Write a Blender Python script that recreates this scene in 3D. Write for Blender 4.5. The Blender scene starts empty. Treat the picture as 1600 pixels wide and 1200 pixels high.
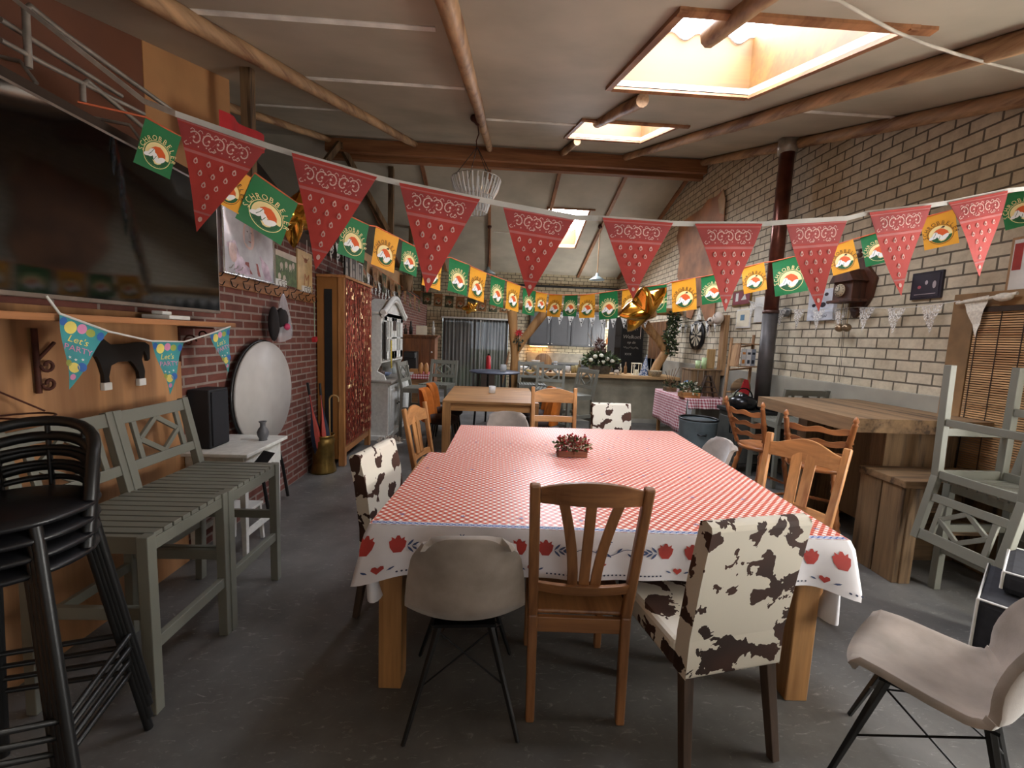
import bpy, math, random
from mathutils import Matrix, Vector, noise as mnoise
random.seed(7)
PI = math.pi
C = bpy.context.scene.collection
sc = bpy.context.scene

# ------------------------------------------------------------------ camera
FPX, EYE = 660.0, Vector((0, 0, 1.56))
def _axes():
    d = Vector((772 - 800, 527 - 600, FPX)).normalized()
    u = Vector((math.sin(.035), -math.cos(.035), 0))
    u = (u - d * u.dot(d)).normalized()
    x = d.cross(u)
    if x[0] < 0: x = -x
    return [Vector((x[i], d[i], u[i])) for i in range(3)]
RX, RD, RF = _axes()                     # world vectors of image right, down, forward
cam = bpy.data.cameras.new('camera'); cam.sensor_width = 36; cam.lens = 36 * FPX / 1600
cam.clip_start = .03; cam.clip_end = 200
co = bpy.data.objects.new('camera', cam); C.objects.link(co)
co.matrix_world = Matrix.Translation(EYE) @ Matrix((RX, -RD, -RF)).transposed().to_4x4()
sc.camera = co

# ------------------------------------------------------------------ world, exposure
w = bpy.data.worlds.new('world'); sc.world = w; w.use_nodes = True
bg = w.node_tree.nodes['Background']; bg.inputs[0].default_value = (.80, .90, 1, 1); bg.inputs[1].default_value = .6
sc.view_settings.view_transform = 'Standard'; sc.view_settings.look = 'None'
sc.view_settings.exposure = 1.5; sc.view_settings.gamma = 1
SKYLIGHT, ADDED_WINDOW = 8.0, 10.0            # brightness of the sky seen through roof sheets and of the added windows

# ------------------------------------------------------------------ helpers
def at(px, py, x=None, y=None, z=None):
    """a point of the room seen at a pixel of the survey photograph, on the plane x, y or z = const"""
    r = RX * (px - 800) + RD * (py - 600) + RF * FPX
    if y is not None: t = y / r[1]
    elif x is not None: t = x / r[0]
    else: t = (z - EYE[2]) / r[2]
    return EYE + r * t
def on_plane(px, py, p0, n):
    r = RX * (px - 800) + RD * (py - 600) + RF * FPX
    n = Vector(n)
    return EYE + r * ((Vector(p0) - EYE).dot(n) / r.dot(n))

def lin(h):
    h = h.lstrip('#')
    o = []
    for i in (0, 2, 4):
        v = int(h[i:i+2], 16) / 255
        o.append(v / 12.92 if v <= .04045 else ((v + .055) / 1.055) ** 2.4)
    return (*o, 1)

MATS = {}
def _new(name):
    m = bpy.data.materials.new(name); m.use_nodes = True
    nt = m.node_tree; b = nt.nodes['Principled BSDF']
    MATS[name] = m
    return m, nt, b
def _bump(nt, b, src, strength, dist=.01):
    bn = nt.nodes.new('ShaderNodeBump'); bn.inputs['Strength'].default_value = strength; bn.inputs['Distance'].default_value = dist
    nt.links.new(src, bn.inputs['Height']); nt.links.new(bn.outputs[0], b.inputs['Normal'])
def _ramp(nt, src, stops, const=False):
    r = nt.nodes.new('ShaderNodeValToRGB')
    if const: r.color_ramp.interpolation = 'CONSTANT'
    e = r.color_ramp.elements
    while len(e) < len(stops): e.new(.5)
    for el, (p, c) in zip(e, stops):
        el.position = p; el.color = lin(c) if isinstance(c, str) else c
    nt.links.new(src, r.inputs[0]); return r.outputs[0]
def _noise(nt, scale, detail=3, stretch=(1, 1, 1), dist=0, coord='Object', rough=.5):
    tc = nt.nodes.new('ShaderNodeTexCoord'); mp = nt.nodes.new('ShaderNodeMapping'); mp.inputs['Scale'].default_value = stretch
    n = nt.nodes.new('ShaderNodeTexNoise'); n.inputs['Scale'].default_value = scale; n.inputs['Detail'].default_value = detail
    n.inputs['Distortion'].default_value = dist; n.inputs['Roughness'].default_value = rough
    nt.links.new(tc.outputs[coord], mp.inputs[0]); nt.links.new(mp.outputs[0], n.inputs['Vector'])
    return n.outputs['Fac']
def shade(h, f):
    h = h.lstrip('#'); return '#' + ''.join('%02x' % max(0, min(255, int(int(h[i:i+2], 16) * f))) for i in (0, 2, 4))

def plain(name, col, rough=.6, metal=0, var=.12, scale=6, bump=0, bscale=60, **kw):
    if name in MATS: return MATS[name]
    m, nt, b = _new(name)
    c = _ramp(nt, _noise(nt, scale, 4), [(.3, shade(col, 1 - var)), (.7, shade(col, 1 + var))])
    nt.links.new(c, b.inputs['Base Color'])
    b.inputs['Roughness'].default_value = rough; b.inputs['Metallic'].default_value = metal
    for k, v in kw.items(): b.inputs[k.replace('_', ' ')].default_value = v
    if bump: _bump(nt, b, _noise(nt, bscale, 3), bump, .004)
    return m
def wood(name, light, dark, axis='z', rough=.55, scale=14, bump=.15):
    key = name + '_' + axis
    if key in MATS: return MATS[key]
    m, nt, b = _new(key)
    st = {'x': (.07, 1, 1), 'y': (1, .07, 1), 'z': (1, 1, .07)}[axis]
    f1 = _noise(nt, scale, 5, st, .6); f2 = _noise(nt, scale * 6, 2, st)
    mx = nt.nodes.new('ShaderNodeMath'); mx.operation = 'MULTIPLY_ADD'; mx.inputs[1].default_value = .35
    nt.links.new(f2, mx.inputs[0]); nt.links.new(f1, mx.inputs[2])
    c = _ramp(nt, mx.outputs[0], [(.50, dark), (.66, shade(light, .90)), (.86, shade(light, 1.06))])
    nt.links.new(c, b.inputs['Base Color']); b.inputs['Roughness'].default_value = rough
    _bump(nt, b, mx.outputs[0], bump, .004)
    return m
def bricks(name, c1, c2, mortar, bw, rh, plane='yz', ms=.012, rough=.85, offset=.5):
    m, nt, b = _new(name)
    tc = nt.nodes.new('ShaderNodeTexCoord'); sp = nt.nodes.new('ShaderNodeSeparateXYZ'); cb = nt.nodes.new('ShaderNodeCombineXYZ')
    nt.links.new(tc.outputs['Object'], sp.inputs[0])
    a, z = {'yz': ('Y', 'Z'), 'xz': ('X', 'Z'), 'zx': ('Z', 'X')}[plane]
    nt.links.new(sp.outputs[a], cb.inputs[0]); nt.links.new(sp.outputs[z], cb.inputs[1])
    t = nt.nodes.new('ShaderNodeTexBrick'); t.offset = offset
    for k, v in (('Scale', 1), ('Mortar Size', ms), ('Mortar Smooth', .15), ('Bias', 0), ('Brick Width', bw), ('Row Height', rh)): t.inputs[k].default_value = v
    t.inputs['Color1'].default_value = lin(c1); t.inputs['Color2'].default_value = lin(c2); t.inputs['Mortar'].default_value = lin(mortar)
    nt.links.new(cb.outputs[0], t.inputs['Vector'])
    mix = nt.nodes.new('ShaderNodeMix'); mix.data_type = 'RGBA'; mix.blend_type = 'MULTIPLY'; mix.inputs[0].default_value = 1
    n = _ramp(nt, _noise(nt, 9, 5, rough=.7), [(.3, (.72, .70, .68, 1)), (.6, (1, 1, 1, 1))])
    nt.links.new(t.outputs['Color'], mix.inputs[6]); nt.links.new(n, mix.inputs[7])
    nt.links.new(mix.outputs[2], b.inputs['Base Color']); b.inputs['Roughness'].default_value = rough
    inv = nt.nodes.new('ShaderNodeMath'); inv.operation = 'SUBTRACT'; inv.inputs[0].default_value = 1; nt.links.new(t.outputs['Fac'], inv.inputs[1])
    _bump(nt, b, inv.outputs[0], .7, .012)
    return m
def emit(name, col, strength):
    if name in MATS: return MATS[name]
    m, nt, b = _new(name); b.inputs['Base Color'].default_value = (.8, .8, .8, 1)
    b.inputs['Emission Color'].default_value = lin(col); b.inputs['Emission Strength'].default_value = strength
    return m
def gingham(name, col, pitch, white='#f4eeea', diag=True, plane='xy', rough=.45, soft='#e08070'):
    m, nt, b = _new(name)
    tc = nt.nodes.new('ShaderNodeTexCoord'); sp = nt.nodes.new('ShaderNodeSeparateXYZ'); nt.links.new(tc.outputs['Object'], sp.inputs[0])
    def mt(op, a, c=None, v=None):
        n = nt.nodes.new('ShaderNodeMath'); n.operation = op
        for i, s in enumerate((a, c)):
            if s is None: continue
            if isinstance(s, (int, float)): n.inputs[i].default_value = s
            else: nt.links.new(s, n.inputs[i])
        return n.outputs[0]
    X, Y = sp.outputs['X'], sp.outputs['Y']
    if plane == 'vert':
        Y = sp.outputs['Z']; X = mt('ADD', sp.outputs['X'], sp.outputs['Y'])
    u, v = (mt('ADD', X, Y), mt('SUBTRACT', X, Y)) if diag else (X, Y)
    su = mt('LESS_THAN', mt('FRACT', mt('DIVIDE', mt('ADD', u, 50), pitch)), .5)
    sv = mt('LESS_THAN', mt('FRACT', mt('DIVIDE', mt('ADD', v, 50), pitch)), .5)
    s = mt('MULTIPLY', mt('ADD', su, sv), .5)
    c = _ramp(nt, s, [(0, white), (.4, soft), (.8, col)], True)
    nt.links.new(c, b.inputs['Base Color']); b.inputs['Roughness'].default_value = rough
    return m
def cowhide(name, scale=9, cream='#ddd6c6', brown='#2c1a12'):
    m, nt, b = _new(name)
    f = _noise(nt, scale, 4, (1, 1, 1), .35, rough=.5)
    f2 = _noise(nt, 2.5, 2)
    br = _ramp(nt, f2, [(.35, brown), (.65, shade(brown, 1.9))])
    mask = _ramp(nt, f, [(0, (0, 0, 0, 1)), (.532, (1, 1, 1, 1))], True)
    mix = nt.nodes.new('ShaderNodeMix'); mix.data_type = 'RGBA'
    nt.links.new(mask, mix.inputs[0]); mix.inputs[6].default_value = lin(cream); nt.links.new(br, mix.inputs[7])
    nt.links.new(mix.outputs[2], b.inputs['Base Color']); b.inputs['Roughness'].default_value = .8
    _bump(nt, b, _noise(nt, 300, 2), .15, .002)
    return m
def glassy(name, col='#ffffff', rough=.02, alpha=.25):
    m, nt, b = _new(name)
    b.inputs['Base Color'].default_value = lin(col); b.inputs['Roughness'].default_value = rough
    b.inputs['Alpha'].default_value = alpha; b.inputs['Specular IOR Level'].default_value = .9
    return m

class MB:
    def __init__(s): s.v = []; s.f = []; s.m = []; s.s = []
    def add(s, vs, fs, mi=0, smooth=False):
        o = len(s.v); s.v += [Vector(v) for v in vs]
        for f in fs: s.f.append(tuple(i + o for i in f)); s.m.append(mi); s.s.append(smooth)
        return s
    def box(s, c, d, mi=0, rot=None):
        c = Vector(c); vs = []
        for z in (-.5, .5):
            for x, y in ((-.5, -.5), (.5, -.5), (.5, .5), (-.5, .5)):
                v = Vector((x * d[0], y * d[1], z * d[2]))
                vs.append(c + (rot @ v if rot else v))
        return s.add(vs, [(3, 2, 1, 0), (4, 5, 6, 7), (0, 1, 5, 4), (1, 2, 6, 5), (2, 3, 7, 6), (3, 0, 4, 7)], mi)
    def b2(s, p, q, mi=0):
        return s.box([(a + b) / 2 for a, b in zip(p, q)], [abs(b - a) for a, b in zip(p, q)], mi)
    def bar(s, a, b, w, h, mi=0, up=(0, 0, 1), w2=None, h2=None):
        a, b = Vector(a), Vector(b); d = (b - a).normalized(); up = Vector(up)
        if abs(d.dot(up)) > .98: up = Vector((0, 1, 0))
        x = d.cross(up).normalized(); y = x.cross(d); w2 = w2 or w; h2 = h2 or h; vs = []
        for p, ww, hh in ((a, w, h), (b, w2, h2)):
            for i, j in ((-.5, -.5), (.5, -.5), (.5, .5), (-.5, .5)): vs.append(p + x * i * ww + y * j * hh)
        return s.add(vs, [(0, 1, 2, 3), (7, 6, 5, 4), (0, 4, 5, 1), (1, 5, 6, 2), (2, 6, 7, 3), (3, 7, 4, 0)], mi)
    def tube(s, pts, r, n=8, mi=0, cap=True, smooth=True):
        pts = [Vector(p) for p in pts]; k = len(pts); rs = r if isinstance(r, (list, tuple)) else [r] * k
        vs = []; prev = None
        for i, p in enumerate(pts):
            d = (pts[min(i + 1, k - 1)] - pts[max(i - 1, 0)]).normalized()
            if prev is None:
                a = Vector((0, 0, 1)) if abs(d.z) < .9 else Vector((1, 0, 0)); x = d.cross(a).normalized()
            else:
                x = (prev - d * prev.dot(d)).normalized()
            prev = x; y = d.cross(x)
            for j in range(n):
                t = 2 * PI * j / n; vs.append(p + (x * math.cos(t) + y * math.sin(t)) * rs[i])
        fs = [(i * n + j, i * n + (j + 1) % n, (i + 1) * n + (j + 1) % n, (i + 1) * n + j) for i in range(k - 1) for j in range(n)]
        s.add(vs, fs, mi, smooth)
        if cap:
            s.add(vs[:n], [tuple(range(n - 1, -1, -1))], mi); s.add(vs[-n:], [tuple(range(n))], mi)
        return s
    def lathe(s, prof, c=(0, 0, 0), n=24, mi=0, smooth=True, sx=1, sy=1, mat=None):
        c = Vector(c); vs = []
        for r, z in prof:
            for j in range(n):
                t = 2 * PI * j / n; v = Vector((r * math.cos(t) * sx, r * math.sin(t) * sy, z)); vs.append(c + (mat @ v if mat else v))
        k = len(prof)
        s.add(vs, [(i * n + j, i * n + (j + 1) % n, (i + 1) * n + (j + 1) % n, (i + 1) * n + j) for i in range(k - 1) for j in range(n)], mi, smooth)
        if prof[0][0] > 1e-4: s.add(vs[:n], [tuple(range(n - 1, -1, -1))], mi)
        if prof[-1][0] > 1e-4: s.add(vs[-n:], [tuple(range(n))], mi)
        return s
    def ball(s, c, r, mi=0, n=12, k=8):
        if isinstance(r, (int, float)): r = (r, r, r)
        c = Vector(c); vs = []
        for i in range(k + 1):
            a = -PI / 2 + PI * i / k
            for j in range(n):
                t = 2 * PI * j / n; vs.append(c + Vector((r[0] * math.cos(a) * math.cos(t), r[1] * math.cos(a) * math.sin(t), r[2] * math.sin(a))))
        return s.add(vs, [(i * n + j, i * n + (j + 1) % n, (i + 1) * n + (j + 1) % n, (i + 1) * n + j) for i in range(k) for j in range(n)], mi, True)
    def prism(s, poly, d, mi=0, side=None):
        """poly: 3D points; d: thickness vector"""
        poly = [Vector(p) for p in poly]; d = Vector(d); n = len(poly)
        vs = poly + [p + d for p in poly]
        s.add(vs, [tuple(range(n)), tuple(range(2 * n - 1, n - 1, -1))], mi)
        return s.add(vs, [(i, (i + 1) % n, (i + 1) % n + n, i + n) for i in range(n)], side if side is not None else mi)
    def grid(s, f, nu, nv, mi=0, smooth=True, close_u=False):
        vs = [f(i / nu, j / nv) for j in range(nv + 1) for i in range(nu + (0 if close_u else 1))]
        W = nu if close_u else nu + 1
        return s.add(vs, [(j * W + i, j * W + (i + 1) % W, (j + 1) * W + (i + 1) % W, (j + 1) * W + i) for j in range(nv) for i in range(nu)], mi, smooth)
    def sheet(s, f, nu, nv, t, mi=0, smooth=True):
        """grid with thickness t along its normals, closed"""
        P = [[Vector(f(i / nu, j / nv)) for i in range(nu + 1)] for j in range(nv + 1)]
        vs = []; N = []
        for j in range(nv + 1):
            for i in range(nu + 1):
                du = P[j][min(i + 1, nu)] - P[j][max(i - 1, 0)]; dv = P[min(j + 1, nv)][i] - P[max(j - 1, 0)][i]
                N.append(du.cross(dv).normalized()); vs.append(P[j][i])
        W = nu + 1; k = len(vs); vs = vs + [v + n * t for v, n in zip(vs, N)]
        fs = [(j * W + i, j * W + i + W, j * W + i + W + 1, j * W + i + 1) for j in range(nv) for i in range(nu)]
        fs += [tuple(a + k for a in reversed(f_)) for f_ in fs]
        for i in range(nu): fs += [(i, i + 1, i + 1 + k, i + k), (nv * W + i + 1, nv * W + i, nv * W + i + k, nv * W + i + 1 + k)]
        for j in range(nv): fs += [((j + 1) * W, j * W, j * W + k, (j + 1) * W + k), (j * W + nu, (j + 1) * W + nu, (j + 1) * W + nu + k, j * W + nu + k)]
        return s.add(vs, fs, mi, smooth)
    def xf(s, M):
        s.v = [M @ v for v in s.v]; return s
    def build(s, name, mats):
        me = bpy.data.meshes.new(name); me.from_pydata([tuple(v) for v in s.v], [], s.f)
        for m in (mats if isinstance(mats, (list, tuple)) else [mats]): me.materials.append(m)
        me.polygons.foreach_set('material_index', s.m); me.polygons.foreach_set('use_smooth', s.s); me.update()
        return me

def _bev(o, w):
    if w:
        b = o.modifiers.new('bevel', 'BEVEL'); b.width = w; b.segments = 2; b.limit_method = 'ANGLE'; b.angle_limit = .6
def mtx(o): return Matrix.Translation(o.location) @ o.rotation_euler.to_matrix().to_4x4()
def tag(o, label=None, cat=None, group=None, kind=None):
    if label: o['label'] = label
    if cat: o['category'] = cat
    if group: o['group'] = group
    if kind: o['kind'] = kind
    return o
def thing(name, label, cat, loc=(0, 0, 0), rz=0, group=None, rot=None):
    o = bpy.data.objects.new(name, None); C.objects.link(o); o.empty_display_size = .1
    o.location = loc; o.rotation_euler = rot if rot else (0, 0, rz)
    return tag(o, label, cat, group)
def part(name, mb, mats, parent, bevel=0, label=None, kind=None, world=False):
    if world: mb.xf(mtx(parent).inverted())
    o = bpy.data.objects.new(name, mb.build(name, mats)); C.objects.link(o); o.parent = parent
    _bev(o, bevel); return tag(o, label, kind=kind)
def solo(name, mb, mats, label=None, cat=None, group=None, bevel=0, kind=None):
    xs = [v.x for v in mb.v]; ys = [v.y for v in mb.v]; zs = [v.z for v in mb.v]
    c = Vector(((min(xs) + max(xs)) / 2, (min(ys) + max(ys)) / 2, min(zs)))
    if kind != 'structure': mb.xf(Matrix.Translation(-c))
    o = bpy.data.objects.new(name, mb.build(name, mats)); C.objects.link(o)
    if kind != 'structure': o.location = c
    _bev(o, bevel); return tag(o, label, cat, group, kind)
def struct(name, mb, mats, bevel=0): return solo(name, mb, mats, bevel=bevel, kind='structure')
def kids(o): return [c for c in bpy.data.objects if c.parent == o]
def copy_tree(o, parent=None):
    c = o.copy(); C.objects.link(c)
    if parent: c.parent = parent
    for ch in kids(o): copy_tree(ch, c)
    return c
def dup(o, label=None, loc=None, rz=None, rot=None, group=None):
    c = copy_tree(o)
    if loc is not None: c.location = loc
    if rz is not None: c.rotation_euler = (0, 0, rz)
    if rot is not None: c.rotation_euler = rot
    if label: c['label'] = label
    if group: c['group'] = group
    return c

# flat lettering: outlines of the built-in font as 2D faces
_G = {}
def glyphs(txt, size=1.0):
    if txt not in _G:
        cu = bpy.data.curves.new('t', 'FONT'); cu.body = txt; cu.size = 1; cu.resolution_u = 2
        ob = bpy.data.objects.new('t', cu); C.objects.link(ob)
        dg = bpy.context.evaluated_depsgraph_get(); me = ob.evaluated_get(dg).to_mesh()
        _G[txt] = ([(v.co.x, v.co.y) for v in me.vertices], [tuple(p.vertices) for p in me.polygons])
        ob.evaluated_get(dg).to_mesh_clear(); bpy.data.objects.remove(ob); bpy.data.curves.remove(cu)
    vs, fs = _G[txt]
    return [(x * size, y * size) for x, y in vs], fs
def disc2(cx, cy, rx, ry=None, n=20, a0=0, a1=2 * PI):
    ry = ry or rx; return [(cx + rx * math.cos(a0 + (a1 - a0) * i / n), cy + ry * math.sin(a0 + (a1 - a0) * i / n)) for i in range(n if a1 - a0 > 6.2 else n + 1)]
def ribbon2(pts, w):
    """2D polyline with width -> quads"""
    out = []; n = len(pts)
    L = []; R = []
    for i in range(n):
        a = Vector(pts[max(i - 1, 0)]); b = Vector(pts[min(i + 1, n - 1)]); d = (b - a).normalized(); nn = Vector((-d.y, d.x)) * w / 2
        p = Vector(pts[i]); L.append(p + nn); R.append(p - nn)
    return [[tuple(R[i]), tuple(R[i + 1]), tuple(L[i + 1]), tuple(L[i])] for i in range(n - 1)]
class Print:
    """flat print: 2D polygons laid on a surface f(u, v, lift)"""
    def __init__(s, mb, f, step=.0006): s.mb = mb; s.f = f; s.k = 1; s.step = step
    def poly(s, pts, mi): s.mb.add([s.f(u, v, s.k * s.step) for u, v in pts], [tuple(range(len(pts)))], mi)
    def polys(s, L, mi):
        for p in L: s.poly(p, mi)
    def up(s): s.k += 1
    def text(s, txt, cx, cy, size, mi, align='c', shear=0):
        vs, fs = glyphs(txt, size)
        if not vs: return
        x0 = min(v[0] for v in vs); x1 = max(v[0] for v in vs)
        ox = cx - (x0 + x1) / 2 if align == 'c' else cx
        s.mb.add([s.f(x + ox + shear * y, y + cy, s.k * s.step) for x, y in vs], fs, mi)
    def arc(s, txt, cx, cy, r, size, a0, a1, mi, sx=1.0):
        n = len(txt)
        for i, ch in enumerate(txt):
            a = a0 + (a1 - a0) * i / (n - 1); vs, fs = glyphs(ch, size)
            if not vs: continue
            m = (min(v[0] for v in vs) + max(v[0] for v in vs)) / 2
            pts = []
            for x, y in vs:
                x = (x - m) * sx; rr = r + y
                pts.append((cx + rr * math.cos(a) + x * math.sin(a), cy + rr * math.sin(a) - x * math.cos(a)))
            s.mb.add([s.f(x, y, s.k * s.step) for x, y in pts], fs, mi)
def leaves(mb, c, R, n, size, mi=(0,), up=0, seed=1):
    rr = random.Random(seed); c = Vector(c)
    if isinstance(R, (int, float)): R = (R, R, R)
    for _ in range(n):
        d = Vector((rr.gauss(0, 1), rr.gauss(0, 1), rr.gauss(0, 1) + up)).normalized(); k = rr.random() ** .5
        p = c + Vector((d.x * R[0], d.y * R[1], d.z * R[2])) * k
        t = d.cross(Vector((rr.random() - .5, rr.random() - .5, rr.random() - .5))).normalized(); L = size * rr.uniform(.6, 1.3)
        e = (d + t * rr.uniform(-.7, .7)).normalized()
        mb.add([p - t * L * .22, p + e * L * .5 - t * L * .3, p + e * L, p + e * L * .5 + t * L * .3], [(0, 1, 2, 3)], rr.choice(mi))

# ------------------------------------------------------------------ materials
m_ceil = plain('ceiling_board', '#aea491', .7, 0, .07, 1.5)
m_floor, nt, b = _new('floor_concrete')
c1 = _ramp(nt, _noise(nt, 1.3, 6, rough=.65), [(.3, '#454442'), (.7, '#706e6a')])
sc_ = _ramp(nt, _noise(nt, 9, 9, (1, 2.6, 1), 2.2, rough=.72), [(.575, (0, 0, 0, 1)), (.68, (.6, .6, .6, 1))])
mx = nt.nodes.new('ShaderNodeMix'); mx.data_type = 'RGBA'; nt.links.new(sc_, mx.inputs[0]); nt.links.new(c1, mx.inputs[6]); mx.inputs[7].default_value = lin('#a2a19c')
nt.links.new(mx.outputs[2], b.inputs['Base Color'])
nt.links.new(_ramp(nt, _noise(nt, 3, 4), [(.3, (.32, .32, .32, 1)), (.7, (.55, .55, .55, 1))]), b.inputs['Roughness'])
_bump(nt, b, _noise(nt, 40, 4), .08, .003)
m_brick_r = bricks('cream_bricks', '#d8cdb5', '#cabfa5', '#6c6456', .226, .1, 'yz', .008)
m_brick_b = bricks('cream_bricks_back', '#cdbf9f', '#bfb091', '#5e5546', .226, .1, 'xz', .008)
m_soldier = bricks('upright_bricks', '#cdbf9f', '#c2b394', '#4e463a', .226, .1, 'zx', .008, offset=0)
m_brick_l = bricks('red_bricks', '#7d483c', '#663a31', '#94847a', .225, .0645, 'yz', .009)
m_plinth = plain('grey_plaster', '#9b978a', .9, 0, .10, 2, .1, 80)
m_counter = plain('stucco', '#88826f', .9, 0, .22, 2.2, .25, 30)
PW = ('#b48458', '#8d6340')
m_ply = lambda a: wood('plywood', *PW, a, .6, 4)
m_pole = lambda a: wood('peeled_pole', '#b8926a', '#7a5438', a, .6, 9, .4)
m_beam = lambda a: wood('red_brown_beam', '#a06c45', '#75472a', a, .6, 8)
m_oldwood = lambda a: wood('grey_brown_timber', '#85694a', '#433222', a, .8, 11, .6)
m_oak = lambda a: wood('honey_oak', '#b1814f', '#875b33', a, .45, 9)
m_pine = lambda a: wood('orange_pine', '#bf8753', '#955f34', a, .4, 10)
m_brownply = plain('brown_board', '#6e4430', .7, 0, .08, 2)
m_loft = plain('dark_loft', '#3a2c22', .9, 0, .2, 2)
m_shaft = lambda a: wood('shaft_plywood', '#6e4a1c', '#5a3a14', a, .6, 5)
m_sky = emit('roof_sheet_daylight', '#eef3ff', SKYLIGHT)
m_sky2 = emit('small_roof_sheet_daylight', '#eef3ff', SKYLIGHT * 1.2)
m_sky3 = emit('far_roof_sheet_daylight', '#eef3ff', SKYLIGHT * 3.5)
m_addwin = emit('window_daylight', '#f6f3ee', ADDED_WINDOW)
m_addwin3 = emit('kitchen_window_daylight', '#eef0f4', ADDED_WINDOW * 1.3)
m_addwin2 = emit('rear_window_daylight', '#eef0f4', ADDED_WINDOW * .07)
m_black = plain('black_paint', '#141414', .4, 0, .1)
m_blackm = plain('black_metal', '#181818', .35, .6, .1)
m_white = plain('white_paint', '#d9d8d2', .5, 0, .05)
m_grey = plain('sage_grey_paint', '#75756a', .5, 0, .04, 3)
m_greyvel = plain('taupe_velvet', '#8f8378', .85, 0, .16, 6, .1, 200, Sheen_Weight=.4)
m_steel = plain('galvanised_steel', '#a9a39a', .4, .7, .12, 12)
m_brass = plain('aged_brass', '#8d7440', .35, .9, .2, 8)
m_gold = plain('gold_foil', '#d49a3f', .12, 1, .05, 3)
m_red = plain('red_cloth', '#b3272c', .8, 0, .1)
m_iron = plain('rusty_iron', '#4a261a', .7, .4, .2, 20)
m_green = plain('leaf_green', '#4c5a35', .7, 0, .2, 10)
m_dgreen = plain('fir_green', '#26331f', .8, 0, .2, 10)
m_cream = plain('cream_paint', '#e2d9bf', .6, 0, .05)
m_glass = glassy('clear_glass')

# ------------------------------------------------------------------ the barn shell
YR, ZR, SL = 7.93, 4.91, .302
XL, XR, YB, Y0 = -4.6, 3.7, 12.7, -2.0
def roof(y): return ZR - SL * abs(YR - y)
struct('floor', MB().b2((XL - .2, Y0 - .2, -.1), (XR + .2, YB + .2, 0)), m_floor)

def gable(mb, x, d, cuts):
    """wall in the yz plane from piecewise cells (y0, y1, z0, z1 or None for the roof line)"""
    for y0, y1, z0, z1 in cuts:
        if z1 is None:
            pts = [(x, y0, z0), (x, y1, z0), (x, y1, roof(y1) + .02)]
            if y0 < YR < y1: pts.append((x, YR, ZR + .02))
            pts.append((x, y0, roof(y0) + .02))
        else: pts = [(x, y0, z0), (x, y1, z0), (x, y1, z1), (x, y0, z1)]
        mb.prism(pts, (d, 0, 0))
    return mb
struct('wall_right', gable(MB(), XR, .15, [(Y0, -.7, 0, None), (-.7, .3, 0, None), (.3, 1.6, 0, .5), (.3, 1.6, 1.95, None), (1.6, 10.9, 0, None), (10.9, 12.2, 0, .95), (10.9, 12.2, 2.05, None), (12.2, YB + .15, 0, None)]), m_brick_r)
struct('baseboard_right', MB().b2((3.655, 1.62, 0), (XR, 10.88, 1.22)), m_plinth, .006)
struct('wall_left', MB().b2((-2.16, Y0, 0), (-2, YB, 2.44)), m_brick_l)
struct('wall_left_upper', gable(MB(), -2.56, .06, [(Y0, 3.26, 2.56, None)]), m_brownply)
struct('wall_loft_panel', gable(MB(), -2.555, .06, [(3.26, 4.24, 2.56, None)]), plain('pale_plywood', '#b88657', .7, 0, .08, 2))
struct('wall_loft_side', gable(MB(), XL - .1, .1, [(Y0, YB + .15, 0, None)]), m_loft)
struct('floor_loft', MB().b2((XL, Y0, 2.44), (-2.0, YB, 2.56)), m_loft)
mb = MB()
for x0, x1, z0, z1 in ((XL, -1.55, 0, 3.5), (-1.55, .42, 2.08, 3.5), (.42, XR + .15, 0, 3.5)): mb.b2((x0, YB, z0), (x1, YB + .15, z1))
struct('wall_back', mb, m_brick_b)
struct('trim_1', MB().b2((-2.0, YB - .02, 2.1), (.5, YB, 2.31)), m_soldier)
mb = MB()
for x0, x1, z0, z1 in ((XL, -.8, 0, 2.3), (-.8, 2.2, 0, .9), (-.8, 2.2, 1.75, 2.3), (2.2, XR + .15, 0, 2.3)): mb.b2((x0, Y0 - .15, z0), (x1, Y0, z1))
struct('wall_front', mb, m_brick_b)
struct('trim_2', MB().b2((-2.0, Y0, 0), (-1.975, 2.76, 1.62)), m_ply('z'))
mb = MB(); mb.prism([(-1.99, 5.7, 2.36), (-1.99, 9.15, 2.36), (-1.99, 9.15, 2.80), (-1.99, 5.7, 2.72)], (.03, 0, 0))
struct('trim_3', mb, plain('beige_board', '#a8845c', .7, 0, .08, 3))

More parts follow.
